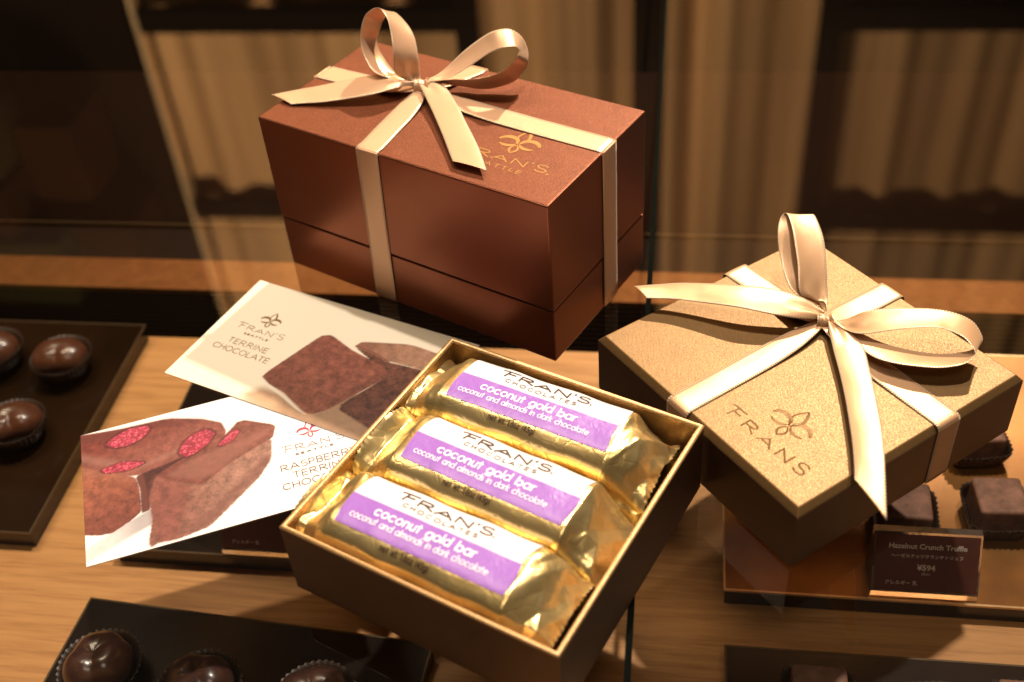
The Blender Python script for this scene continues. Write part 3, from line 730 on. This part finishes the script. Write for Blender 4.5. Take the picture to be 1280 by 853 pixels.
x, y, a, w, d, h = BOX['open']
def open_to_world(X, Y, z):
    p = Matrix.Rotation(a-math.pi/2, 2) @ Vector((X, Y)); return (orr.location.x/K+p.x, orr.location.y/K+p.y, z)
for (X, Y, sd, ld, rd, tw, rz, lb) in [(-0.51, -3.8, 11, 1.3, 1.5, 0.10, 0.0, 'front gold foil coconut bar nearest the camera in the open box'),
                                (-0.16, -0.10, 23, 1.4, 1.9, -0.16, -0.018, 'middle gold foil coconut bar between the other two'),
                                (-0.51, 3.77, 37, 1.5, 1.2, 0.06, 0.014, 'rear gold foil coconut bar against the far wall of the open box')]:
    r_ = empty('wrapped_chocolate_bar', open_to_world(X, Y, 0.0), a-math.pi/2+rz)
    tag(r_, lb, 'chocolate bar', 'wrapped bars in the open box')
    bar = Bar(sd, ld, rd, tw); bar.build(r_); bar.label(r_); bar.text(r_)

# ================================================================ PRINTED CARDS
def sdf(P, poly):
    poly = np.array(poly, float); d = np.full(len(P), 1e9); ins = np.zeros(len(P), bool); n = len(poly)
    for i in range(n):
        a_, b_ = poly[i], poly[(i+1) % n]; e = b_-a_; w_ = P-a_
        t = np.clip((w_@e)/(e@e), 0, 1); d = np.minimum(d, np.linalg.norm(w_-t[:, None]*e, axis=1))
        c = ((a_[1] > P[:, 1]) != (b_[1] > P[:, 1]))
        with np.errstate(divide='ignore', invalid='ignore'):
            xx = (b_[0]-a_[0])*(P[:, 1]-a_[1])/(b_[1]-a_[1])+a_[0]
        ins ^= c & (P[:, 0] < xx)
    return np.where(ins, -d, d)
def vnoise(P, s, seed, oct=3):
    return np.array([noise.fractal(Vector((p[0]*s, p[1]*s, seed)), 0.6, 2.1, oct) for p in P])
class Picture:
    def __init__(s, w, h, res, base):
        s.w, s.h = w, h; s.nx, s.ny = int(w*res)+1, int(h*res)+1
        X, Y = np.meshgrid(np.linspace(0, w, s.nx), np.linspace(0, h, s.ny), indexing='ij')
        s.P = np.stack([X.ravel(), Y.ravel()], 1); s.C = np.tile(np.array(base, float), (len(s.P), 1))
        s.n1 = vnoise(s.P, 2.2, 3.1, 4); s.n2 = vnoise(s.P, 9.0, 8.7, 3)
    def round(s, poly, it=2, k=0.11):
        for _ in range(it):
            o_ = []
            for i in range(len(poly)):
                p0, p1 = np.array(poly[i]), np.array(poly[(i+1) % len(poly)]); o_ += [p0*(1-k)+p1*k, p0*k+p1*(1-k)]
            poly = o_
        return poly
    def paint(s, poly, c, soft=0.04, alpha=1.0, grain=0.0, c2=None, gdir=None, rough=0.0):
        poly = s.round(poly, 2, 0.2) if max(c)/max(1e-6, c[1]) > 5 else s.round(poly); c = tuple(q_*(0.66 if max(c) < 0.42 and s.w < 13 else 0.88 if max(c) < 0.42 else 0.85) for q_ in c)
        if c2 is not None: c2 = tuple(q_*(0.66 if max(c2) < 0.47 and s.w < 13 else 0.88) for q_ in c2)
        d = sdf(s.P, poly) + rough*0.5*s.n2
        m_ = smooth01(0.5-d/(2*soft))*alpha
        cc = np.tile(np.array(c, float), (len(s.P), 1))
        if c2 is not None:
            q = s.P@np.array(gdir[:2]); t = smooth01((q-gdir[2])/(gdir[3]-gdir[2]))[:, None]; cc = cc*(1-t)+np.array(c2)*t
        cc = cc*np.clip(1+grain*(1.3*s.n1+0.9*s.n2), 0.4, 1.9)[:, None]
        s.C = s.C*(1-m_[:, None])+np.clip(cc, 0, 1)*m_[:, None]
    def build(s, name, parent, z):
        V = [(p[0], p[1], z) for p in s.P]
        mesh_obj(name, V, grid_faces(s.nx, s.ny), M['card_print'], parent, cols=np.concatenate([s.C, np.ones((len(s.P), 1))], 1))
        mb_ = MB(); mb_.box(0, s.w, 0, s.h, z-0.035, z-0.003); mb_.build('card_stock', M['white_ink'], parent)

c1 = empty('printed_card', (-16.89, 41.47, 0.0), R(-30.5))
tag(c1, 'cream card picturing two dark chocolate terrine squares', 'printed card')
pc = Picture(13.2, 7.75, 24, (0.72, 0.64, 0.51))
pc.paint([(4.5,.35),(5.1,1.1),(6.6,1.3),(8,2.2),(13.3,3.6),(13.3,-.5),(9,-.5),(6.5,-.6)], (0.36, 0.20, 0.11), 0.35, 0.9, 0.1, (0.24, 0.12, 0.06), (1, 0, 5.0, 9.0))
pc.paint([(4.2,-.4),(5.0,.5),(6.3,.4),(7,-.4)], (0.55, 0.40, 0.26), 0.4, 0.7)
pc.paint([(9.1,1.34),(10.2,4.0),(11.5,5.1),(13.3,5.2),(13.3,1.2),(11.4,.75)], (0.10, 0.032, 0.02), 0.10, 0.95, 0.35, None, None, 0.05)
pc.paint([(7.6,5.25),(8.6,5.2),(9.7,4.95),(11.5,5.12),(13.3,5.1),(13.3,2.0),(11.3,.9),(9.15,1.3),(10.22,4.15)], (0.13, 0.045, 0.028), 0.05, 1, 0.5, (0.09, 0.03, 0.02), (0, -1, -5, -2), 0.04)
pc.paint([(7.59,5.28),(7.73,5.71),(10.12,6.5),(13.3,6.3),(13.3,5.0),(11.51,5.12),(9.61,5.0),(8.54,5.3)], (0.28, 0.125, 0.08), 0.04, 1, 0.22, (0.36, 0.19, 0.12), (1, 0.2, 9, 12))
pc.paint([(7.59,5.25),(8.6,5.17),(9.7,4.93),(9.8,5.02),(8.6,5.34),(7.62,5.42)], (0.22, 0.08, 0.05), 0.03)
pc.paint([(4.56,1.72),(5.59,5.3),(6.0,5.52),(6.3,5.46),(7.6,4.99),(9.62,4.6),(10.08,4.31),(10.18,3.95),(8.85,1.06),(8.38,.57),(8.07,.47),(7.41,.72),(6.32,1.18),(5.26,1.38)], (0.17, 0.052, 0.034), 0.035, 1, 0.35, (0.22, 0.07, 0.046), (0.3, 1, 2, 7), 0.03)
pc.paint([(8.35,.75),(8.85,1.06),(10.18,3.95),(10.08,4.31),(9.85,4.35),(8.3,1.15),(7.5,1.1),(6.4,1.45),(5.2,1.62),(4.56,1.72),(5.26,1.38),(6.32,1.18),(7.41,.72)], (0.17, 0.055, 0.035), 0.05, 0.9, 0.3)
pc.paint([(4.5,1.66),(5.3,1.32),(6.4,1.08),(7.6,.55),(8.1,.38),(7.4,.5),(6.2,.95),(5.2,1.2)], (0.75, 0.68, 0.58), 0.05, 0.8)
pc.build('printed_picture', c1, 0.115)
stroke_mesh('printed_logo', emblem(2.56, 5.12, 1.28, 0.05), 0.02, flat(0.115), M['logo_ink'], c1, lift=0.004)
stroke_mesh('printed_lettering', lay_text("FRAN'S", 1.2, 3.95, 4.20, 0.33, 0.18, hfun=hf)+lay_text('SEATTLE', 1.85, 3.3, 3.87, 0.10, 0.4)
            , 0.018, flat(0.115), M['logo_ink'], c1, lift=0.004)
stroke_mesh('printed_title', lay_text('TERRINE', 1.42, 3.78, 3.09, 0.34, 0.2)+lay_text('CHOCOLATE', .93, 4.25, 2.50, 0.34, 0.16), 0.019, flat(0.115), M['logo_ink'], c1, lift=0.004)

c2 = empty('printed_card', (-18.13, 29.97, 0.0), R(14.5))
tag(c2, 'white card picturing a sliced raspberry chocolate terrine on a knife', 'printed card')
pc = Picture(12.3, 7.95, 26, (0.71, 0.675, 0.67))
W2 = (0.83, 0.80, 0.80)
pc.paint([(0,.2),(0,.9),(1.2,1.55),(2.9,2.3),(3.0,1.4),(1.9,1.0)], (0.60, 0.56, 0.56), 0.10, 0.9, 0.05, (0.40, 0.36, 0.37), (1, 0.2, 1.0, 2.8))
pc.paint([(-.3,8.3),(-.3,5.9),(2.26,4.35),(4.6,4.8),(6.25,5.15),(6.45,5.76),(6.3,6.4),(5.5,6.95),(3.95,7.6),(1.8,7.7),(0.0,7.95)], (0.19, 0.040, 0.030), 0.05, 1, 0.25, (0.27, 0.085, 0.065), (0.3, -1, -7.0, -4.2), 0.02)
pc.paint([(-.3,6.0),(2.26,4.4),(2.40,3.59),(2.38,2.2),(1.9,1.85),(1.14,1.45),(.6,1.5),(-.3,1.85)], (0.31, 0.095, 0.055), 0.04, 1, 0.3, (0.21, 0.055, 0.036), (0.4, -1, -4.5, -1.5), 0.03)
pc.paint([(-.3,6.05),(-.3,5.3),(1.0,4.9),(2.2,4.1),(2.26,4.4)], (0.38, 0.15, 0.10), 0.25, 0.5)
pc.paint([(2.26,4.42),(4.61,4.87),(6.25,5.25),(6.2,5.0),(4.58,4.5),(3.3,4.0),(2.95,3.3),(2.75,2.2),(2.36,2.1),(2.42,3.5)], (0.075, 0.018, 0.016), 0.06, 1, 0.3, None, None, 0.03)
pc.paint([(2.3,4.4),(2.6,4.45),(2.7,3.4),(2.65,2.2),(2.4,2.2),(2.42,3.5)], (0.15, 0.04, 0.03), 0.05, 0.9)
pc.paint([(3.14,4.15),(4.61,4.85),(6.18,5.35),(6.8,5.95),(7.0,6.15),(7.35,6.15),(8.65,5.3),(8.4,4.5),(6.5,3.6),(5.1,2.65),(4.2,3.1),(3.4,3.3)], (0.18, 0.05, 0.038), 0.04, 1, 0.3, (0.24, 0.08, 0.06), (1, 0.2, 4, 9), 0.03)
pc.paint([(3.14,4.11),(3.5,3.75),(4.3,3.2),(5.04,2.8),(6.4,3.7),(8.36,4.55),(8.14,3.24),(7.45,2.32),(6.16,1.22),(5.1,.32),(3.68,.10),(2.95,.22),(2.61,.05),(2.55,.4),(2.8,1.65),(2.74,2.95)], (0.24, 0.092, 0.068), 0.05, 1, 0.30, (0.34, 0.17, 0.13), (1, 0.1, 3.6, 7.0), 0.06)
pc.paint([(3.14,4.11),(3.5,3.75),(4.3,3.2),(4.6,2.9),(4.0,1.4),(3.7,.2),(2.9,.25),(2.8,1.65),(2.74,2.95)], (0.25, 0.075, 0.06), 0.25, 0.75, 0.2, None, None, 0.03)
pc.paint([(-.3,6.3),(2.2,4.75),(4.7,5.2),(5.9,5.6),(4.6,5.5),(2.4,5.1),(-.3,6.9)], (0.40, 0.20, 0.16), 0.22, 0.45)
pc.paint([(-.3,8.2),(0.5,7.8),(3.9,7.6),(5.6,6.95),(5.2,6.75),(3.0,7.2),(-.3,7.4)], (0.12, 0.03, 0.025), 0.25, 0.5)
pc.paint([(3.5,3.9),(5.2,3.1),(8.2,4.9),(8.5,5.15),(8.3,5.3),(6.8,4.9),(4.8,4.6)], (0.36, 0.15, 0.12), 0.20, 0.5)
pc.paint([(4.2,.2),(5.2,.5),(6.3,1.5),(7.5,2.5),(8.2,3.4),(8.0,3.6),(6.8,2.6),(5.4,1.4),(4.4,.7)], (0.20, 0.075, 0.06), 0.18, 0.6)
for q, cc in (([(0.99,6.9),(1.5,7.35),(2.2,7.62),(3.0,7.5),(3.15,7.2),(2.8,6.7),(2.1,6.45),(1.5,6.5)], 1), ([(4.15,5.15),(4.5,5.8),(5.0,6.15),(5.6,6.25),(5.98,5.81),(5.6,5.2),(4.9,4.8),(4.5,4.72)], 1), ([(0.75,5.4),(1.84,5.57),(2.85,5.12),(2.12,4.85),(0.99,5.05)], 1), ([(5.9,4.95),(6.4,5.45),(6.9,5.75),(7.05,5.5),(6.7,5.05),(6.2,4.85)], 1)):
    qa = np.array(q); ce = qa.mean(0)
    pc.paint([tuple(ce+(p-ce)*1.12) for p in qa], (0.10, 0.015, 0.02), 0.05, 0.75, 0.2, None, None, 0.05)
    pc.paint([tuple(ce+(p-ce)*0.93) for p in qa], (0.36, 0.022, 0.05), 0.05, 1, 0.3, (0.40, 0.045, 0.08), (0.2, 1, 5.5, 7.2), 0.06)
    rg_ = np.random.RandomState(int(ce[0]*50)); dd_ = sdf(pc.P, [tuple(p) for p in qa])
    for _ in range(120):
        o_ = rg_.uniform(qa.min(0), qa.max(0)); r0_ = rg_.uniform(0.08, 0.13)
        dist_ = np.hypot(pc.P[:, 0]-o_[0], (pc.P[:, 1]-o_[1])*1.3)
        near_ = (dist_ < r0_) & (dd_ < -0.05)
        lum_ = rg_.uniform(0.75, 1.35)*(1-0.75*(dist_[near_]/r0_)**2)
        pc.C[near_] = np.stack([0.50*lum_, 0.075*lum_**1.5, 0.12*lum_**1.3], 1)
pc.build('printed_picture', c2, 0.055)
stroke_mesh('printed_logo', emblem(10.05, 4.33, 1.25, 0.0), 0.02, flat(0.055), M['pink_ink'], c2, lift=0.004)
stroke_mesh('printed_lettering', lay_text("FRAN'S", 8.72, 11.45, 3.34, 0.36, 0.18, hfun=hf)+lay_text('SEATTLE', 9.2, 10.9, 3.05, 0.10, 0.4), 0.016, flat(0.055), M['grey_ink'], c2, lift=0.004)
stroke_mesh('printed_title', lay_text('RASPBERRY', 8.42, 11.85, 2.28, 0.36, 0.16)+lay_text('TERRINE', 8.92, 11.3, 1.74, 0.34, 0.2)+lay_text('CHOCOLATE', 8.36, 11.9, 1.18, 0.34, 0.16), 0.021, flat(0.055), M['grey_ink'], c2, lift=0.004)

# ================================================================ TRAYS, CHOCOLATES, PRICE CARDS under the glass
def tray(x0, x1, y0, y1, plate, lab, rz=0.0, edge='plate_edge'):
    cx, cy = (x0+x1)/2, (y0+y1)/2
    r_ = empty('display_tray', case(cx, cy, -11), YAW+rz); w_, d_ = (x1-x0)/2, (y1-y0)/2
    mb_ = MB(); mb_.box(-w_+0.08, w_-0.08, -d_+0.08, d_-0.08, 0.02, 1.08); mb_.build('tray_body', M['black_board'], r_, bevel=0.03)
    mb_ = MB(); mb_.box(-w_+0.1, w_-0.1, -d_+0.1, d_-0.1, 1.08, 1.19); mb_.build('tray_plate', M[plate], r_)
    mb_ = MB()
    for q in ((-w_, w_, -d_, -d_+0.1), (-w_, w_, d_-0.1, d_), (-w_, -w_+0.1, -d_+0.1, d_-0.1), (w_-0.1, w_, -d_+0.1, d_-0.1)): mb_.box(*q, 1.08, 1.21)
    mb_.build('tray_edge', M[edge], r_)
    tag(r_, lab, 'tray')
    return r_
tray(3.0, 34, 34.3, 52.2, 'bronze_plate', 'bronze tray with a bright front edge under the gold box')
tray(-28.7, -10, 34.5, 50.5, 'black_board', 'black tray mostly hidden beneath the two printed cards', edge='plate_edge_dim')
tray(-60, -33.6, 35.1, 52.3, 'bronze_shaded', 'bronze tray of chocolates at the left edge of the picture', edge='plate_edge_dim')
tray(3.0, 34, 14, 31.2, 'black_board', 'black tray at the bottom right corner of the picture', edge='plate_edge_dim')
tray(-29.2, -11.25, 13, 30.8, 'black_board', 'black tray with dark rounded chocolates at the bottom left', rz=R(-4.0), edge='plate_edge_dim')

def paper_cup(s, t, z, r0, r1, h, lab, square=0.0, cat='paper cup', rz=0.0):
    n = 150; V = []; rows = [(0.0, r0*0.2), (0.02, r0), (0.35, r0+(r1-r0)*0.4), (0.7, r0+(r1-r0)*0.75), (1.0, r1)]
    for k_, (f_, rr) in enumerate(rows):
        for i in range(n):
            a_ = 2*math.pi*i/n
            sq = 1.0
            if square: sq = 1/((abs(math.cos(a_))**5+abs(math.sin(a_))**5)**0.2)
            pl = (0.055*f_)*math.sin(a_*38) if k_ > 1 else 0
            V.append(((rr*sq+pl)*math.cos(a_), (rr*sq+pl)*math.sin(a_), f_*h+(0.05*math.sin(a_*3+s) if k_ == 4 else 0)))
    F_ = [(k_*n+i, k_*n+(i+1) % n, (k_+1)*n+(i+1) % n, (k_+1)*n+i) for k_ in range(len(rows)-1) for i in range(n)]
    F_.append(tuple(range(n-1, -1, -1)))
    o = mesh_obj('paper_cup', V, F_, M['cup_paper'], None, True, loc=case(s, t, z), rz=YAW+rz)
    so = o.modifiers.new('paper', 'SOLIDIFY'); so.thickness = 0.02*K
    tag(o, lab, cat, 'pleated paper cups')
def lobed_chocolate(s, t, z, r, h, mat, lab, lobes, rz, deep=0.22):
    V = []; nu, nv = 64, 36
    for i in range(nu):
        a_ = 2*math.pi*i/nu
        for j in range(nv):
            p = math.pi/2*(1-j/(nv-1)*1.55)
            g_ = 0.0
            for la in lobes:
                dd = (a_-la+math.pi) % (2*math.pi)-math.pi
                g_ += math.exp(-(dd/0.42)**2)
            cp, sp_ = math.cos(p), math.sin(p)
            gr_ = g_*min(1, abs(cp)*1.7+0.35)
            k_ = 1-deep*gr_*(0.5+0.5*cp)
            x_, y_ = r*cp*math.cos(a_)*k_, r*cp*math.sin(a_)*k_
            z_ = h*(sp_ if sp_ > 0 else sp_*0.8)*(1-deep*1.2*gr_*(1 if sp_ > 0 else 0)*cp**0.5 if cp > 0 else 1)
            z_ -= 0.18*h*math.exp(-((x_*x_+y_*y_)/(0.10*r*r)))*(1 if sp_ > 0 else 0)
            nz_ = 1+0.06*noise.noise(Vector((x_*0.9+s*3, y_*0.9, z_*0.9+t)))
            V.append((x_*nz_, y_*nz_, z_*nz_+h*0.75))
    F_ = [(i*nv+j, ((i+1) % nu)*nv+j, ((i+1) % nu)*nv+j+1, i*nv+j+1) for i in range(nu) for j in range(nv-1)]
    F_.append(tuple(i*nv+nv-1 for i in range(nu)))
    o = mesh_obj('chocolate', V, F_, M[mat], None, True, loc=case(s, t, z), rz=YAW+rz)
    tag(o, lab, 'chocolate', 'rounded chocolates in cups')
    return o
PT = -9.8
for s, t, lb, rz in ((-25.8, 26.9, 'leftmost of the dark rounded chocolates at the bottom edge', 0.4), (-20.7, 26.2, 'dark rounded chocolate between the other two at the bottom edge', 1.0), (-15.2, 26.0, 'shaded dark chocolate right of the other two at the bottom edge', -0.5)):
    lobed_chocolate(s, t, PT+0.55, 1.65, 1.15, 'choc_dark', lb, (0.6, 2.5, 4.6), rz, 0.12)
    paper_cup(s, t, PT+0.01, 1.25, 1.95, 1.35, 'pleated cup of the '+lb)
for s, t, lb, rz in ((-36.9, 47.6, 'milk chocolate with two lobes, upper one in the left tray', 0.2), (-37.3, 41.9, 'milk chocolate with two lobes, lower one in the left tray', 0.45), (-41.6, 48.0, 'milk chocolate cut off by the left edge of the picture', 0.1)):
    o = lobed_chocolate(s, t, PT+0.75, 1.55, 1.05, 'choc_milk_shaded', lb, (4.7,), rz, 0.24)
    o.rotation_euler.x = R(10); o.scale = (1.12, 0.84, 0.9)
    paper_cup(s, t, PT+0.01, 1.2, 1.85, 1.5, 'dark pleated cup under the '+lb)
def square_chocolate(s, t, z, w_, h_, lab, rz=0.0):
    mb_ = MB(); mb_.box(-w_/2, w_/2, -w_/2, w_/2, 0, h_)
    o = mb_.build('truffle', M['choc_dust'], None, bevel=0.22, seg=4); o.location = Vector(case(s, t, z))*K; o.rotation_euler.z = YAW+rz
    for v_ in o.data.vertices:
        p = v_.co*100; v_.co.z += 0.06*K*noise.noise(p*0.9+Vector((s, t, 0)))
    tag(o, lab, 'chocolate', 'square truffles in cups')
for s, t, lb, rz in ((16.45, 39.6, 'square truffle nearest the right edge beside the price card', 0.05), (11.9, 39.0, 'square truffle half hidden behind the price card', -0.05), (16.2, 44.4, 'square truffle peeping out under the edge of the gold box', 0.12), (20.9, 39.9, 'square truffle cut off by the right edge', 0.0),
                  (6.95, 28.0, 'square truffle at the bottom edge in the lower right tray', 0.0), (11.4, 27.6, 'square truffle in the lower right tray between two others', 0.1), (15.6, 28.0, 'square truffle in the bottom right corner', 0.0)):
    square_chocolate(s, t, PT+0.15, 2.35, 1.85, lb, rz)
    paper_cup(s, t, PT+0.01, 1.32, 1.62, 1.15, 'cup under the '+lb, square=1, rz=rz)

def price_card(s, t, rows, lab, w_=4.9, h_=3.5):
    r_ = empty('price_card', case(s, t, PT+0.01), YAW); tag(r_, lab, 'price card', 'price cards in acrylic stands')
    dy = 1.5; q = MB(); hw = w_/2
    q.add([(-hw,0,0),(hw,0,0),(hw,dy+0.5,0),(-hw,dy+0.5,0),(-hw,0,0.35),(hw,0,0.35),(hw,dy,h_*0.86),(-hw,dy,h_*0.86),(hw,dy+0.35,h_*0.86),(-hw,dy+0.35,h_*0.86)],
          [(3,2,1,0),(0,1,5,4),(4,5,6,7),(7,6,8,9),(9,8,2,3),(0,4,7,9,3),(1,2,8,6,5)])
    q.build('acrylic_stand', M['acrylic'], r_)
    zt = h_*0.86; L_ = math.hypot(dy, zt-0.35); ny_, nz_ = dy/L_, (zt-0.35)/L_
    fm = lambda x_, y_, l=0.0: (x_, ny_*y_-0.035*nz_-l*nz_, 0.35+nz_*y_+0.035*ny_+l*ny_)
    mesh_obj('printed_insert', [fm(-hw+0.1, 0.12), fm(hw-0.1, 0.12), fm(hw-0.1, L_-0.1), fm(-hw+0.1, L_-0.1)], [(0,1,2,3)], M['tag_brown'], r_)
    for txt, x_, y_, sz, bold in rows:
        try: font_mesh('card_lettering', txt, sz, M['tag_ink'], r_, lambda X_, Y_: fm(X_+x_, Y_+y_, 0.012), bold)
        except Exception as e_: print('font', e_)
price_card(12.35, 34.55, [('Hazelnut Crunch Truffle', 0, 2.25, 0.36, 0.02), ('ヘーゼルナッツクランチトリュフ', 0, 1.80, 0.22, 0.01), ('¥594', 0, 1.18, 0.40, 0.025), ('(税込)', 0, 0.95, 0.15, 0.0), ('アレルギー 乳', -1.1, 0.42, 0.24, 0.01)],
           'brown price card reading Hazelnut Crunch Truffle in a clear stand')
price_card(-20.15, 34.6, [('アレルギー 乳', -1.1, 0.42, 0.24, 0.01)],
           'brown price card half hidden under the white raspberry card')

# ================================================================ LIGHT, CAMERA
def spot(name, loc, target, power, color, size=0.035, angle=60):
    l = bpy.data.lights.new(name, 'SPOT'); l.energy = power; l.color = color; l.shadow_soft_size = size; l.spot_size = R(angle); l.spot_blend = 0.6
    o = bpy.data.objects.new(name, l); o.location = Vector(loc)*K
    o.rotation_euler = (Vector(target)-Vector(loc)).to_track_quat('-Z', 'Y').to_euler(); col.objects.link(o)
def area(name, loc, target, power, color, sx, sy):
    l = bpy.data.lights.new(name, 'AREA'); l.energy = power; l.color = color; l.shape = 'RECTANGLE'; l.size = sx; l.size_y = sy
    o = bpy.data.objects.new(name, l); o.location = Vector(loc)*K
    o.rotation_euler = (Vector(target)-Vector(loc)).to_track_quat('-Z', 'Y').to_euler(); col.objects.link(o)
spot('ceiling_spot_light', (30, 72, 205), (-2, 33, 0), 146, (1.0, 0.87, 0.74), 0.028, 28)
spot('ceiling_spot_light', (85.8, 196.7, 188.5), (4, 35, 0), 470, (1.0, 0.79, 0.57), 0.03, 26)
area('ceiling_fill_light', (0, -55, 195), (0, 42, 0), 8, (1.0, 0.80, 0.60), 0.7, 0.45)
area('curtain_helper_light', (-55, 100, 205), (-85, 262, 118), 135, (1.0, 0.79, 0.55), 1.0, 0.3)  # unseen lamp added to brighten the curtains for their reflection
w = bpy.data.worlds.new('World'); scene.world = w; w.use_nodes = True
bg = w.node_tree.nodes['Background']; bg.inputs[0].default_value = (1.0, 0.72, 0.48, 1); bg.inputs[1].default_value = 0.04

cam = bpy.data.cameras.new('camera'); co = bpy.data.objects.new('camera', cam); col.objects.link(co); scene.camera = co
cam.sensor_width = 36; cam.lens = 1426.63/1280*36; cam.clip_start = 0.01; cam.clip_end = 60
p, r = 0.720616, -0.0874214
rt = Vector((1, 0, 0)); up = Vector((0, math.sin(p), math.cos(p))); fw = Vector((0, math.cos(p), -math.sin(p)))
X = rt*math.cos(r)+up*math.sin(r); Y = -rt*math.sin(r)+up*math.cos(r)
co.matrix_world = Matrix.Translation(Vector((0, 0, 36.595))*K) @ Matrix((X, Y, -fw)).transposed().to_4x4()
cam.dof.use_dof = True; cam.dof.focus_distance = 0.50; cam.dof.aperture_fstop = 7.0

scene.view_settings.view_transform = 'Standard'; scene.view_settings.look = 'None'; scene.view_settings.exposure = 0; scene.view_settings.gamma = 1
scene.render.engine = 'CYCLES'
scene.cycles.max_bounces = 8; scene.cycles.transparent_max_bounces = 12; scene.cycles.caustics_reflective = False; scene.cycles.caustics_refractive = False
scene.cycles.use_denoising = True
scene.cycles.sample_clamp_indirect = 4.0
